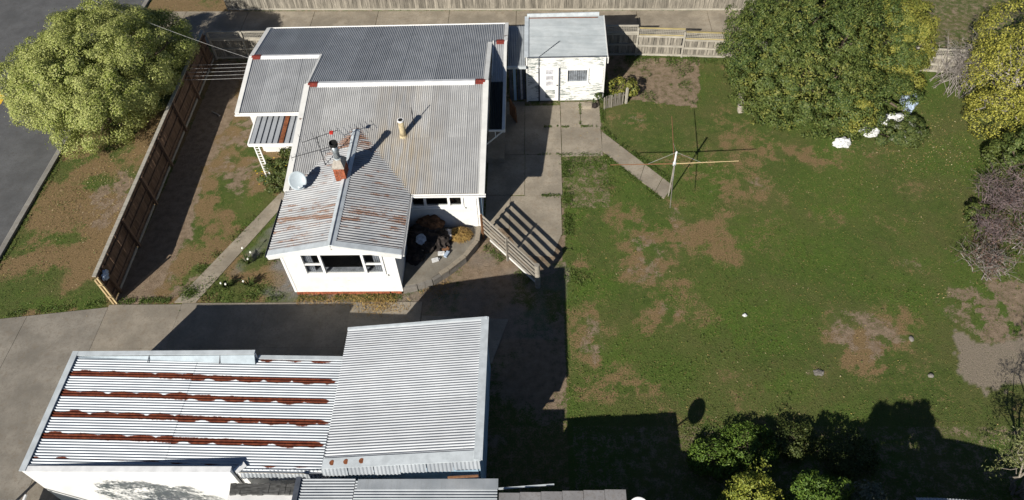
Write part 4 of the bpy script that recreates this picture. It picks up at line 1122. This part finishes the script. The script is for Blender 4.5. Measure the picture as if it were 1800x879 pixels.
# corner of a carport roof bottom left
cp = thing('carport_roof', 'grey ribbed lean-to roof corner against the white garage wall at bottom left', 'lean-to', (-18, 7, 0))
roof(cp, (-18.55, 5.0, 1.62), (1.75, 0, .02), (0, 3.55, -.1), 'roof_nbr', pitch=.1, amp=.016)
bar('edge_trim', 'flash_lt', cp, (-18.6, 4.9, 1.66), (-18.6, 8.58, 1.56), .05, .05); bar('edge_trim', 'flash_lt', cp, (-16.7, 4.9, 1.7), (-16.7, 8.7, 1.6), .06, .06)
for x in (-18.5, -16.75): bar('post', 'white_clean', cp, (x, 8.4, 0), (x, 8.4, 1.52), .08, .08, (0, 1, 0))

# ------------------------------------------------------------------ fences
def paling_mesh(h, w, t, mat, key):
    k = ('pal', key)
    if k not in SHEETS:
        m = MB(); m.box((-w / 2, -t / 2, 0), (w / 2, t / 2, h)); me = bpy.data.meshes.new('paling'); me.from_pydata(m.v, [], m.f); me.update(); me.materials.append(MT[mat]); SHEETS[k] = me
    return SHEETS[k]
lf = thing('street_fence', 'tall brown paling fence between street verge and front yard', 'fence', (-17.8, 25, 0))
f0, f1 = Vector((-17.66, 17.45, 0)), Vector((-18.05, 34.0, 0)); fd_ = (f1 - f0).normalized(); FL = (f1 - f0).length
ang = math.atan2(fd_.y, fd_.x); n_ = int(FL / .105)
pm = paling_mesh(1.74, .098, .018, 'fence_brown', 'lf')
for i in range(n_):
    p = f0 + fd_ * (.05 + i * .105) + Vector((-.02 + random.uniform(-.004, .004), 0, .05 + random.uniform(-.015, .012)))
    shared('paling', pm, Matrix.Translation(p) @ Matrix.Rotation(ang, 4, 'Z') @ Matrix.Rotation(random.uniform(-.008, .008), 4, 'Y'), lf)
for z in (.35, .95, 1.5):
    bar('rail', 'fence_brown', lf, f0 + Vector((.02, 0, z)), f1 + Vector((.02, 0, z)), .05, .09)
bar('cap_rail', 'fence_top', lf, f0 + Vector((-.01, -.05, 1.82)), f1 + Vector((-.01, 0, 1.82)), .16, .035)
k = 0
d_ = .5
while d_ < FL:
    p = f0 + fd_ * d_ + Vector((.085, 0, 0)); bar('post', 'fence_brown', lf, p, p + Vector((0, 0, 1.78)), .11, .11, fd_); 
    e_ = min(d_ + 2.44, FL - .1)
    if d_ + .3 < FL: bar('plinth_board', 'fence_top', lf, f0 + fd_ * (d_ + .1) + Vector((.03, 0, .07)), f0 + fd_ * (e_ - .05) + Vector((.03, 0, .07)), .03, .13)
    d_ += 2.52
for i, (dx, mt) in enumerate(((0, 'fence_pale'), (-.13, 'fence_pale'))):
    p = f0 + Vector((.1 + dx, -.06 - .02 * i, 0)); bar('end_post', mt, lf, p, p + Vector((0, 0, 1.74 - .1 * i)), .07, .07, fd_)
for z in (.5, 1.3): bar('end_batten', 'fence_pale', lf, f0 + Vector((.12, -.11, z)), f0 + Vector((-.06, -.12, z + .1)), .03, .07)
tag(crumple('snagged_bag', 'bag', None, (-17.54, 17.8, 1.4), (.07, .22, .17), .8, 12, 33, 0), 'pale blue plastic bag snagged high on the end of the brown fence', 'bag')

def lattice(parent, a, b, z0, z1, mat, st=.09):
    a, b = Vector(a), Vector(b); d = (b - a).normalized(); L = (b - a).length; m = MB(); u = st / 2
    while u < L:
        p = a + d * u; m.bar(p + Vector((0, 0, z0)), p + Vector((0, 0, z1)), .022, .012, d); u += st
    z = z0 + st / 2
    while z < z1: m.bar(a + Vector((0, 0, z)), b + Vector((0, 0, z)), .014, .022); z += st
    return m.build('lattice', mat, parent)
def yline(x):
    if x <= 5.5: return 33.98 - (x + 18) * .0175
    if x <= 9.9: return 33.57 - (x - 5.5) * .085
    return 33.2 - (x - 9.9) * .145
bfz = thing('trellis_fence', 'silvered paling fence with lattice top along the back boundary', 'fence', (5, 33.6, 0))
bx_ = [-17.9, -16.0, -14.1, -12.0]; 
bays = [(-17.85, -16.0, 1.72), (-16.0, -14.05, 1.72), (-14.05, -12.2, 1.75), (3.1, 5.2, 1.86), (5.2, 7.62, 1.72), (7.62, 10.0, 1.55), (10.0, 12.4, 1.5), (18.6, 20.5, 1.4), (20.5, 22.6, 1.4), (22.6, 25, 1.4)]
for bi, (a, b, zt) in enumerate(bays):
    A_, B_ = Vector((a, yline(a), 0)), Vector((b, yline(b), 0)); d = (B_ - A_).normalized(); L = (B_ - A_).length; an_ = math.atan2(d.y, d.x)
    zp = zt - .42; pmn = paling_mesh(round(zp - .06, 2), .13, .018, 'fence_grey', ('bf', round(zp, 2)))
    n_ = int(L / .145)
    for i in range(n_):
        p = A_ + d * (.09 + i * .145) + Vector((0, .03, .06 + random.uniform(-.01, .01)))
        shared('paling', pmn, Matrix.Translation(p) @ Matrix.Rotation(an_, 4, 'Z') @ Matrix.Rotation(random.uniform(-.012, .012), 4, 'Y'), bfz)
    yl = bi in (4, 5); railm = 'fence_top'
    for z in (.1, zp * .5, zp - .06): bar('rail', railm, bfz, A_ + Vector((0, -.02, z)), B_ + Vector((0, -.02, z)), .06, .1)
    lattice(bfz, A_ + Vector((0, .0, 0)), B_, zp + .02, zt - .04, 'fence_top')
    bar('lattice_frame', 'fence_lichen' if yl else 'fence_top', bfz, A_ + Vector((0, 0, zt)), B_ + Vector((0, 0, zt)), .06, .06)
    bar('lattice_frame', 'fence_lichen' if yl else 'fence_top', bfz, A_ + Vector((0, 0, zp + .02)), B_ + Vector((0, 0, zp + .02)), .05, .05)
    p = A_ + Vector((0, -.03, 0)); bar('post', 'fence_top', bfz, p, p + Vector((0, 0, zt + .03)), .1, .1, d)
af = thing('alley_fence', 'long grey paling fence along the far side of the concrete alley', 'fence', (-4, 38.3, 0))
pm = paling_mesh(1.75, .118, .018, 'fence_grey', 'af'); x = -18.5; i = 0
ayl = lambda x: 38.75 - (x + 18.2) * .0372
while i < 245:
    p = Vector((x, ayl(x) + random.uniform(-.006, .006) + .012 * (i % 2), .06 + random.uniform(-.02, .02)))
    shared('paling', pm, Matrix.Translation(p) @ Matrix.Rotation(random.uniform(-.015, .015), 4, 'Y'), af); x += .126; i += 1
for z in (.35, 1.4): bar('rail', 'fence_grey', af, (-18.5, ayl(-18.5) + .06, z), (x, ayl(x) + .06, z), .05, .1)
bar('plinth_board', 'fence_top', af, (-18.5, ayl(-18.5) - .02, .05), (x, ayl(x) - .02, .05), .03, .12)
xx = -18.5
while xx < x: bar('post', 'fence_grey', af, (xx, ayl(xx) + .12, 0), (xx, ayl(xx) + .12, 1.75), .1, .1, (1, 0, 0)); xx += 2.5

pk = thing('picket_fence', 'short leaning grey picket fence beside the white hut', 'picket fence', (3.7, 29.35, 0))
p0, p1 = Vector((3.22, 29.15, 0)), Vector((4.28, 29.58, 0)); d = (p1 - p0).normalized()
pm = paling_mesh(.78, .07, .02, 'fence_grey', 'pk')
for i in range(11): shared('picket', pm, Matrix.Translation(p0 + d * (.04 + i * .1) + Vector((0, 0, random.uniform(-.03, .04)))) @ Matrix.Rotation(math.atan2(d.y, d.x), 4, 'Z') @ Matrix.Rotation(random.uniform(-.05, .05), 4, 'Y'), pk)
bar('post', 'fence_top', pk, p1 + d * .1, p1 + d * .1 + Vector((0, 0, .95)), .1, .1, d); bar('rail', 'fence_grey', pk, p0 + Vector((0, .04, .55)), p1 + d * .1 + Vector((0, .04, .55)), .04, .08)

# ------------------------------------------------------------------ clothes line
cl = thing('clothes_line', 'rotary clothes line with four long arms standing on the lawn', 'clothes line', (5.77, 23.12, 0))
bx0, by0 = 5.77, 23.12
q = MB(); q.tube([(bx0, by0, 0), (bx0, by0, 2.0)], .026, 8); q.build('pole', 'gate', cl)
q = MB(); q.tube([(bx0, by0, 2.0), (bx0, by0, 2.72)], .04, 8); q.build('mast', 'white_clean', cl)
q = MB(); q.tube([(bx0, by0, 1.95), (bx0, by0, 2.1)], .07, 10); q.build('hub', 'flash', cl)
arms = [((2.75, .12, 0), 'fence_pale'), ((-2.75, -.02, 0), 'gate_brown'), ((.25, 3.1, .0), 'gate_brown'), ((-.48, -2.55, 0), 'gate')]
c = Vector((bx0, by0, 2.03))
for v_, mt in arms:
    q = MB(); q.tube([c, c + Vector(v_)], [.024, .016], 6); a_ = q.build('arm', mt, cl)
    q = MB(); q.tube([(bx0, by0, 2.7), c + Vector(v_) * .42], .006, 5); q.build('stay_wire', 'wire', a_)

# ------------------------------------------------------------------ plants
def make_tree(name, label, cat, base, trunk, ells, nclump, per, cr, leafmat, size, limbs=6, aspect=.5, jit=.6, bark='bark', zmin=.05, extra=(), group=None):
    t = thing(name, label, cat, base, group)
    m = MB(); b = Vector(base); r0, h = trunk
    tops = [Vector((e[0], e[1], e[2])) for e in ells]
    fork = b + Vector((0, 0, h)); limb(m, b - Vector((0, 0, .05)), fork, r0, r0 * .75, .06, 4, 10)
    for i in range(limbs):
        e = ells[i % len(ells)]; d = Vector((random.gauss(0, 1), random.gauss(0, 1), random.uniform(0, 1))).normalized()
        tip = Vector((e[0] + d.x * e[3] * .8, e[1] + d.y * e[4] * .8, e[2] + d.z * e[5] * .75)); limb(m, fork, tip, r0 * .5, r0 * .1, .12, 5, 6)
    m.build('trunk', bark, t, True)
    P, D = blobs(ells, nclump, per, cr, zmin)
    leaves('crown', P, D, size, leafmat, t, aspect, jit)
    for (nm, es, nc, pr_, c_, mt, sz) in extra:
        P, D = blobs(es, nc, pr_, c_, zmin); leaves(nm, P, D, sz, mt, t, aspect, jit)
    return t
# street tree
make_tree('street_tree', 'large round pale green leafy tree on the grass verge by the road', 'tree', (-21.3, 28.6, 0), (.24, 1.2),
          [(-21.5, 29.2, 2.75, 3.6, 3.6, 2.5), (-23.4, 28.4, 2.6, 2.2, 2.4, 1.7), (-19.9, 31.0, 2.6, 2.3, 2.3, 1.8), (-21.0, 26.7, 2.2, 2.4, 1.9, 1.7), (-21.6, 31.6, 2.9, 2.6, 2.0, 1.9)],
          560, 430, .5, 'leaf_street', .08, 14, .55, .42)
# big overgrown tree by the back fence
make_tree('overgrown_tree', 'huge dark green creeper-covered tree mass standing by the back fence', 'tree', (13.2, 30.2, 0), (.35, 1.5),
          [(11.6, 29.6, 1.7, 2.4, 2.5, 2.5), (13.2, 31.0, 2.3, 3.4, 3.0, 2.9), (13.3, 28.4, 1.3, 2.9, 1.9, 2.1), (15.6, 30.6, 2.1, 2.6, 2.8, 2.7), (11.2, 31.6, 1.8, 2.0, 2.2, 2.3), (14.6, 27.6, 1.0, 1.6, 1.3, 1.3), (16.4, 28.4, 1.0, 1.7, 1.4, 1.2), (14, 34, 2, 4, 2, 2.4)],
          1700, 88, .3, 'leaf_dark', .11, 14, .45, .55,
          extra=[('golden_foliage', [(17.3, 31.2, 2.3, 1.7, 2.2, 2.2), (15.0, 27.2, .95, .75, .7, .95), (17.6, 29.6, 1.6, 1.0, 1.0, 1.1)], 330, 95, .28, 'leaf_olive', .11), ('mottled_foliage', [(13.2, 30.2, 2.2, 3.9, 3.6, 2.75), (12.6, 28.6, 1.4, 2.9, 2.0, 2.15)], 520, 20, .22, 'leaf_fresh', .11)])
make_tree('flowering_bush', 'low leafy bush with pale patches on the sunny side of the overgrown tree', 'bush', (16.9, 26.6, 0), (.05, .2),
          [(16.9, 26.6, .3, 1.1, .7, .55), (17.6, 27.0, .3, .6, .6, .55)], 90, 120, .22, 'leaf_mid', .11, 5, extra=[('pale_leaves', [(17.0, 26.7, .45, 1.0, .65, .5)], 18, 26, .16, 'leaf_grey', .1)])
# yellow tree
make_tree('yellow_tree', 'autumn yellow leafed tree in the far right corner', 'tree', (22.6, 28.4, 0), (.16, 1.0),
          [(22.6, 28.2, 2.3, 2.6, 2.4, 2.1), (21.0, 26.9, 1.4, 1.3, 1.2, 1.1), (23.6, 30.4, 2.8, 2.6, 2.4, 2.0), (24, 26.6, 2.0, 2.4, 1.6, 1.8)],
          720, 50, .34, 'leaf_yellow', .095, 40, bark='twig')
def twiggy(name, label, base, R_, H, n, mat='twig', leafmat=None, nl=0, size=.07, tilt=(0, 0)):
    t = thing(name, label, 'shrub', base); b = Vector(base); m = MB(); P = []
    for i in range(n):
        a = random.uniform(0, 6.28); rr = R_ * math.sqrt(random.random()); tip = b + Vector((math.cos(a) * rr + tilt[0], math.sin(a) * rr + tilt[1], H * random.uniform(.45, 1)))
        a2 = random.uniform(0, 6.28); r2 = R_ * .75 * math.sqrt(random.random()); st = b + Vector((math.cos(a2) * r2, math.sin(a2) * r2, 0)); md = st.lerp(tip, .5) + Vector((random.gauss(0, .15), random.gauss(0, .15), random.uniform(0, .35)))
        m.tube([st, md, tip], [.016, .010, .004], 4, False)
        for j in range(7):
            s0 = md.lerp(tip, random.random()); e = s0 + Vector((random.gauss(0, .3), random.gauss(0, .3), random.uniform(-.05, .35)))
            m.tube([s0, s0.lerp(e, .5) + Vector((random.gauss(0, .05), random.gauss(0, .05), .04)), e], [.008, .006, .003], 3, False); P.append(e)
    m.build('twigs', mat, t)
    if leafmat:
        C = np.array([tuple(p) for p in P]); k = RNG.integers(0, len(C), nl); PP = C[k] + RNG.normal(0, .12, (nl, 3)); PP[:, 2] = np.maximum(PP[:, 2], .04)
        leaves('leaves', PP, np.tile([0, 0, 1.], (nl, 1)), size, leafmat, t, .5, .8)
    return t
twiggy('bare_shrub', 'grey bare-branched shrub between the overgrown tree and the yellow tree', (20.9, 30.6, 0), 1.5, 2.6, 70)
twiggy('bare_bush', 'large purplish nearly bare bush at the right edge of the lawn', (20.3, 22.3, 0), 1.5, 1.5, 85, 'twig_dk', tilt=(-.2, 0), leafmat='leaf_red', nl=900, size=.06)
twiggy('bare_bush', 'smaller purplish twiggy bush just below the large bare bush', (18.9, 20.6, 0), .9, .9, 46, 'twig_dk', leafmat='leaf_red', nl=700, size=.06)
twiggy('red_shrub', 'reddish twiggy shrub above the sandy patch at the right edge', (18.2, 18.9, 0), 1.0, .8, 34, leafmat='leaf_red', nl=1400, size=.07)
twiggy('red_shrub', 'reddish leafed shrub at the right frame edge beside the bare bush', (20.2, 19.8, 0), 1.0, .9, 26, leafmat='leaf_red', nl=1000, size=.07)
make_tree('dark_shrub', 'dark green evergreen shrub behind the leafless bush at right edge', 'shrub', (21.2, 24.4, 0), (.06, .4), [(20.9, 24.4, .7, 1.0, .9, .7), (21.8, 24.9, 1.0, 1.0, .9, .9)], 70, 110, .25, 'leaf_dark', .1, 5)
make_tree('dark_shrub', 'low dark green shrub on the lawn side of the leafless bushes', 'shrub', (18.7, 21.3, 0), (.04, .2), [(18.7, 21.4, .35, .55, .7, .4)], 36, 90, .2, 'leaf_dark', .09, 4)
# porch shrub with flowers
make_tree('flowering_shrub', 'green shrub with yellow flowers under the front porch awning', 'shrub', (-11.6, 24.7, 0), (.04, .3),
          [(-11.45, 24.7, .6, .95, 1.1, .85), (-12.3, 24.3, .45, .65, .9, .55)], 110, 90, .22, 'leaf_mid', .1, 5, extra=())
fs_ = bpy.data.objects['flowering_shrub']; fm = MB()
for k in range(5):
    a_ = k * 1.2566; fm.add([(0, 0, 0), (.02 * math.cos(a_ - .5), .02 * math.sin(a_ - .5), .012), (.045 * math.cos(a_), .045 * math.sin(a_), .02), (.02 * math.cos(a_ + .5), .02 * math.sin(a_ + .5), .012)], [(0, 1, 2, 3)])
fl0 = None; fl1 = None
for k in range(26):
    org = k >= 23
    p_ = Vector((-11.15 + random.gauss(0, .1), 25.25 + random.gauss(0, .1), 1.42)) if org else Vector((-12.55 + random.gauss(0, .3), 24.3 + random.gauss(0, .45), .72 + random.uniform(0, .25)))
    mw = Matrix.Translation(p_) @ Matrix.Scale(random.uniform(.7, 1.3) * (1.6 if org else 1), 4)
    src = fl1 if org else fl0
    if src is None:
        o_ = fm.build('flower', 'petal_o' if org else 'petal_y', fs_); o_.matrix_basis = mw
        if org: fl1 = o_.data
        else: fl0 = o_.data
    else: shared('flower', src, mw, fs_)
# clumps with white blooms near the path
def spiky(label, x, y, blooms):
    t = thing('lily_clump', label, 'plant', (x, y, 0), 'lily clumps beside the front path'); n = 46
    V = []; F = []
    for i in range(n):
        a = random.uniform(0, 6.28); L = random.uniform(.25, .5); w = .022; l = random.uniform(.35, .9); d = Vector((math.cos(a), math.sin(a), 0)); s_ = Vector((-d.y, d.x, 0)) * w
        o = Vector((x, y, 0)) + d * .05; m1 = o + d * L * .5 * l + Vector((0, 0, L * .75)); tp = o + d * L * l + Vector((0, 0, L * .8)); k = len(V)
        V += [o - s_, o + s_, m1 + s_, m1 - s_, tp]; F += [(k, k + 1, k + 2, k + 3), (k + 3, k + 2, k + 4)]
    m = MB(); m.add(V, F); m.build('blades', 'leaf_mid', t)
    for (dx, dy, z) in blooms:
        m = MB(); m.tube([(x, y, 0), (x + dx, y + dy, z)], .012, 5); m.build('stem', 'leaf_mid', t)
        m = MB(); c = Vector((x + dx, y + dy, z)); m.tube([c, c + Vector((0, 0, .05)), c + Vector((0, 0, .1))], [.02, .045, .03], 7); m.build('bloom', 'petal_w', t)
spiky('green clump with three white blooms against the concrete path edge', -12.55, 19.45, [(-.12, .3, .62), (.25, .12, .55), (.15, -.12, .4)])
spiky('green clump with one white bloom nearer the shaded driveway', -12.2, 18.25, [(-.1, -.1, .4)])
spiky('green clump with two white blooms close to where path meets driveway', -13.1, 18.15, [(-.15, -.05, .35), (.05, -.08, .32)])
# near shrubs along the shaded boundary
def bush(name, label, x, y, r, h, mat, size=.13, per=60, n=40, asp=.45):
    return make_tree(name, label, 'shrub', (x, y, 0), (.03, .25), [(x, y, h * .55, r, r * .85, h * .5)], n, per, .24, mat, size, 6, asp, .8)
bush('leafy_shrub', 'bright green leafy shrub leftmost of the shrubs at the lawn edge', 5.8, 10.6, .7, .42, 'leaf_bright', .085, 95, 55)
bush('leafy_shrub', 'mid green spreading shrub second from left at the shaded lawn edge', 7.1, 11.05, .9, .42, 'leaf_bright', .08, 95, 60)
bush('leafy_shrub', 'darker green low shrub right of the spreading shrubs at lawn edge', 8.6, 11.3, .75, .3, 'leaf_mid', .08, 90, 50)
bush('leafy_shrub', 'dark low shrub deep in the shade below the lawn edge', 10.4, 10.8, .9, .4, 'leaf_mid', .085, 90, 50)
bush('lime_shrub', 'lime yellow upright shrub at the bottom edge', 6.55, 8.85, .75, 2.1, 'leaf_lime', .095, 80, 60)
bush('lime_spire', 'single tall lime yellow shoot rising above the lime shrub', 6.75, 9.5, .14, 2.5, 'leaf_lime', .09, 22, 14)
bush('glossy_shrub', 'glossy bright green shrub at the bottom edge right of the lime shrub', 8.6, 8.75, .95, 2.3, 'leaf_bright', .12, 90, 70, .33)
bush('silver_shrub', 'silver grey leafed shrub at the bottom edge beside the glossy shrub', 9.9, 8.5, .7, 2.1, 'leaf_grey', .1, 70, 40)
bush('tall_bush', 'tall green shrub standing behind the glossy and silver shrubs', 9.35, 6.2, 1.55, 4.2, 'leaf_mid', .13, 120, 260)
# slender tree at the bottom right corner
st = thing('slender_tree', 'slender pale-stemmed tree with sparse leaf tufts in the bottom right corner', 'tree', (15.6, 9.5, 0))
m = MB(); tuft = []
for i in range(7):
    b = Vector((15.6 + random.uniform(-.2, .2), 9.5 + random.uniform(-.2, .2), 0)); tip = b + Vector((random.uniform(-.6, .3), random.uniform(-.3, 1.3), random.uniform(2.2, 3.6))); limb(m, b, tip, .05, .012, .08, 6, 6)
    tuft.append(tip)
    for j in range(4):
        s0 = b.lerp(tip, random.uniform(.35, .95)); e = s0 + Vector((random.uniform(-.8, .3), random.uniform(-.5, .5), random.uniform(0, .35))); limb(m, s0, e, .015, .005, .1, 3, 4); tuft.append(e)
m.build('stems', 'bark_lt', st)
P_ = np.concatenate([np.array(tuple(q)) + RNG.normal(0, .13, (70, 3)) for q in tuft]); leaves('foliage', P_, np.tile([0, -.2, 1.], (len(P_), 1)), .1, 'leaf_mid2', st, .26, .8)
# tree outside the frame whose shadow falls on the white garage wall
make_tree('verge_tree', 'leafy tree standing beyond the white garage wall, seen by its shadow', 'tree', (-15.6, 4.9, 0), (.12, 1.6), [(-15.6, 4.9, 3.3, 1.5, 1.2, 1.3), (-14.3, 5.2, 2.9, 1.1, 1.0, 1.1)], 90, 90, .3, 'leaf_mid', .12, 8, .3)
# vine over the pickets
make_tree('vine', 'green trailing vine spilling over the short picket fence', 'vine', (4.4, 30.0, 0), (.02, .3), [(4.3, 30.2, .5, .75, .5, .4)], 34, 45, .2, 'leaf_olive', .11, 4)
make_tree('potted_bush', 'small green plant by the hut corner next to the concrete block', 'plant', (2.9, 29.4, 0), (.015, .15), [(2.95, 29.45, .35, .22, .2, .35)], 14, 26, .12, 'leaf_mid', .1, 4)

# small things in the yard
m = MB(); m.box((2.15, 29.2, .03), (2.62, 29.42, .23)); tag(m.build('concrete_block', 'conc'), 'pale concrete block lying in front of the white hut', 'block')
tag(crumple('clay_pot', 'cloth_dk', None, (2.78, 29.3, .14), (.13, .13, .15), .1, 10, 2, .03), 'dark pot beside the concrete block at the hut corner', 'pot')
m = MB(); limb(m, (10.0, 28.8, -.02), (9.95, 29.3, .75), .17, .13, .05, 4, 9); tag(m.build('tree_stump', 'bark_lt'), 'pale stump at the left foot of the overgrown tree', 'stump')
def tarp(label, c, r, seed, mat='tarp', nm='white_tarpaulin'):
    return tag(crumple(nm, mat, None, c, r, .5, 16, seed, .01), label, 'tarpaulin')
tarp('bright white tarpaulin bundle at the front foot of the overgrown tree', (14.25, 26.3, .15), (.42, .24, .24), 41)
tarp('small white tarpaulin scrap between the bundle and the flowering bush', (15.65, 26.9, .3), (.42, .28, .22), 42)
tarp('torn white sheet lying at the top of the flowering bush', (16.75, 27.45, .55), (.65, .28, .3), 43)
tarp('pale blue sheet hanging in the shaded right side of the overgrown tree', (18.05, 28.9, .5), (.3, .55, .5), 44, 'bag', 'blue_sheet')
for i, (x, y) in enumerate([(-15.6, 29.6), (-16.4, 29.1), (-15.2, 30.0)]):
    m = MB(); limb(m, (x, y, .03), (x + [.1, -.5, .05][i], y + [.9, .35, .5][i], .06), .05, .02, .1, 4, 6)
    tag(m.build('dead_branch', 'bark_lt'), ['longest pale dead branch lying in the shaded front yard', 'short dead branch lying crosswise nearest the brown fence', 'dead branch stub lying nearest the house corner'][i], 'branch')
tag(crumple('ash_pile', 'stone', None, (10.28, 14.05, .01), (.17, .13, .06), .7, 10, 61, .002), 'pale ash and rubbish scrap in the brown lawn patch', 'ash')
tag(crumple('lawn_scrap', 'tarp', None, (8.02, 16.62, .03), (.09, .07, .06), .4, 8, 62, .002), 'small white scrap lying on the middle of the lawn', 'scrap')
tag(crumple('pale_stone', 'stone', None, (14.3, 13.9, .03), (.11, .08, .07), .2, 8, 63, .002), 'pale stone on the grass left of the sandy patch', 'stone')
tag(crumple('dirt_clod', 'stone', None, (14.1, 15.5, .03), (.09, .12, .06), .2, 8, 64, .002), 'pale clod on the grass between the brown patch and the sand', 'clod')

# ------------------------------------------------------------------ ground cover (stuff)
def scatter(n, x0, x1, y0, y1, dens):
    x = RNG.uniform(x0, x1, n); y = RNG.uniform(y0, y1, n)
    k = RNG.uniform(0, 1, n) < dens(x, y); x, y = x[k], y[k]
    bad = np.zeros(len(x), bool)
    for p in PAVED: bad |= inpoly(x, y, p)
    for b in ((-13.6, 26.3, -2.5, 32.4), (-10.2, 17.7, -5.6, 26.3), (-5.8, 17.7, -2.6, 26), (-16.5, 9, -1.8, 14.4), (-.7, 29.8, 3.3, 33)): bad |= (x > b[0]) & (x < b[2]) & (y > b[1]) & (y < b[3])
    return x[~bad], y[~bad]
def dgrass(x, y):
    l, d, s, sa, g = layers(x, y); return np.clip(.55 + .6 * l - .45 * d - .8 * s - sa - g, .02, 1) * (x > -23.6)
gxs, gys = scatter(330000, -23.6, 26, 9, 40, dgrass)
P_ = np.stack([gxs, gys, RNG.uniform(.012, .035, len(gxs))], 1)
tag(leaves('lawn_grass', P_, np.tile([0, 0, .7], (len(P_), 1)), .075, 'grass', None, .22, .9), 'short patchy green and straw grass covering lawn and verge', 'grass', kind='stuff')
def dweed(x, y):
    l, d, s, sa, g = layers(x, y); c = fbm(x, y, 1.6, 77); return (.25 + .75 * sstep(c, .42, .7)) * np.clip(.12 + .7 * l - .5 * s - sa, .0, 1) * (x > -23.6)
gxs, gys = scatter(150000, -23.6, 22, 9, 40, dweed)
P_ = np.stack([gxs, gys, RNG.uniform(.02, .07, len(gxs))], 1)
tag(leaves('lawn_weeds', P_, np.tile([0, 0, 1.], (len(P_), 1)), .06, 'weed', None, .6, .6), 'broad leafed green weeds scattered through the lawn', 'weeds', kind='stuff')
# weeds and edge growth along paving edges and beds
EP = []
def edge_growth(a, b, n, spread, h=.08):
    n = int(n * 1.7)
    t = RNG.uniform(0, 1, n); d = np.array([b[0] - a[0], b[1] - a[1]]); L = np.linalg.norm(d); nrm = np.array([-d[1], d[0]]) / L
    c = fbm(t * L + a[0] * 7, t * 0 + a[1] * 3, .5, 5); k = c > .42; t = t[k]; o = RNG.normal(0, spread, len(t))
    Q = np.stack([a[0] + d[0] * t + nrm[0] * o, a[1] + d[1] * t + nrm[1] * o, RNG.uniform(.02, h, len(t))], 1)
    if spread > .055:
        bad = np.zeros(len(Q), bool)
        for p in PAVED: bad |= inpoly(Q[:, 0], Q[:, 1], p)
        Q = Q[~bad | (RNG.uniform(0, 1, len(Q)) < .06)]
    EP.append(Q)
for a, b, n, s in [((1.2, 20.0), (1.2, 25.7), 2600, .14), ((-.6, 25.94), (2.9, 25.86), 260, .05), ((-.4, 23.24), (.9, 23.22), 260, .05), ((3.1, 27.5), (6.1, 23.85), 1500, .1), ((3.05, 29.6), (3.05, 27.4), 900, .1), ((2.95, 26), (5.4, 22.9), 700, .08),
                   ((-17.5, 17.45), (-14.9, 17.5), 700, .1), ((-14.1, 17.6), (-10.6, 17.6), 450, .12), ((-14.6, 18.9), (-12.3, 22.6), 900, .2), ((-22, 16.8), (-18, 17.4), 500, .12), ((-10.0, 17.6), (-5.7, 17.6), 700, .1), ((-5.5, 17.8), (-2.8, 19.9), 700, .12), ((-2.4, 20.3), (-.5, 18.3), 600, .14), ((1.05, 27.86), (2.9, 27.88), 240, .04), ((2.0, 28.0), (2.04, 29.6), 120, .04), ((.2, 27.88), (.9, 27.9), 100, .04), ((-23.45, 17.2), (-23.45, 34), 900, .06), ((3.4, 33.4), (9.5, 32.9), 1200, .2), ((2.5, 25.2), (3.5, 25.4), 250, .35), ((1.3, 18.2), (1.9, 19.6), 500, .4)]:
    edge_growth(a, b, n, s)
xs_ = RNG.uniform(3.6, 8.4, 9000); ys_ = RNG.uniform(29.4, 33.3, 9000); k = fbm(xs_, ys_, .7, 123) > .56
EP.append(np.stack([xs_[k], ys_[k], RNG.uniform(.02, .14, k.sum())], 1))
for cx2, cy2, r_, n in [(-13.6, 18.2, .8, 350), (-11.6, 19.6, .5, 160), (-11.7, 18.0, .8, 420), (-14.6, 17.9, .45, 700), (1.9, 25.3, .8, 600), (3.0, 23.8, .7, 300), (5.5, 11.5, .9, 400), (6.6, 11.6, 1.0, 400)]:
    EP.append(np.stack([cx2 + RNG.normal(0, r_ * .5, n), cy2 + RNG.normal(0, r_ * .4, n), RNG.uniform(.02, .09, n)], 1))
P_ = np.concatenate(EP)
tag(leaves('edge_weeds', P_, np.tile([0, 0, .8], (len(P_), 1)), .065, 'weed', None, .45, .8), 'green weeds growing along paving edges and in the garden bed', 'weeds', kind='stuff')
n = 3000; x = np.concatenate([RNG.uniform(1.5, 20, n), RNG.normal(-20.5, 1.6, 1400), RNG.normal(18, 2, 900)]); y = np.concatenate([RNG.uniform(11, 30, n), RNG.normal(24.5, 2.6, 1400), RNG.normal(26.2, 1.4, 900)])
k = (x > -23.3) & ((x < -18) | (x > 1.2)) & ((fbm(x, y, 1.8, 401) > .55) | (x < 0) | ((x > 14) & (y > 24))); x, y = x[k], y[k]; P_ = np.stack([x, y, RNG.uniform(.03, .06, len(x))], 1)
tag(leaves('fallen_leaves', P_, np.tile([0, 0, 1.], (len(P_), 1)), .05, 'litter', None, .6, .4), 'fallen yellow and pale leaves speckled over the grass', 'leaf litter', kind='stuff')
n = 900; P_ = np.concatenate([np.stack([RNG.uniform(-10, -5.9, n), RNG.normal(17.5, .13, n), RNG.uniform(.02, .1, n)], 1), np.stack([RNG.normal(-6.6, .55, 700), RNG.normal(17.15, .25, 700), RNG.uniform(.03, .09, 700)], 1), np.stack([RNG.normal(-4.1, .5, 300), RNG.normal(18.0, .25, 300), RNG.uniform(.02, .06, 300)], 1)])
tag(leaves('dry_grass_strip', P_, np.tile([0, -.3, .6], (len(P_), 1)), .14, 'straw', None, .12, .8), 'golden dry grass along the foot of the gable wall', 'dry grass', kind='stuff')
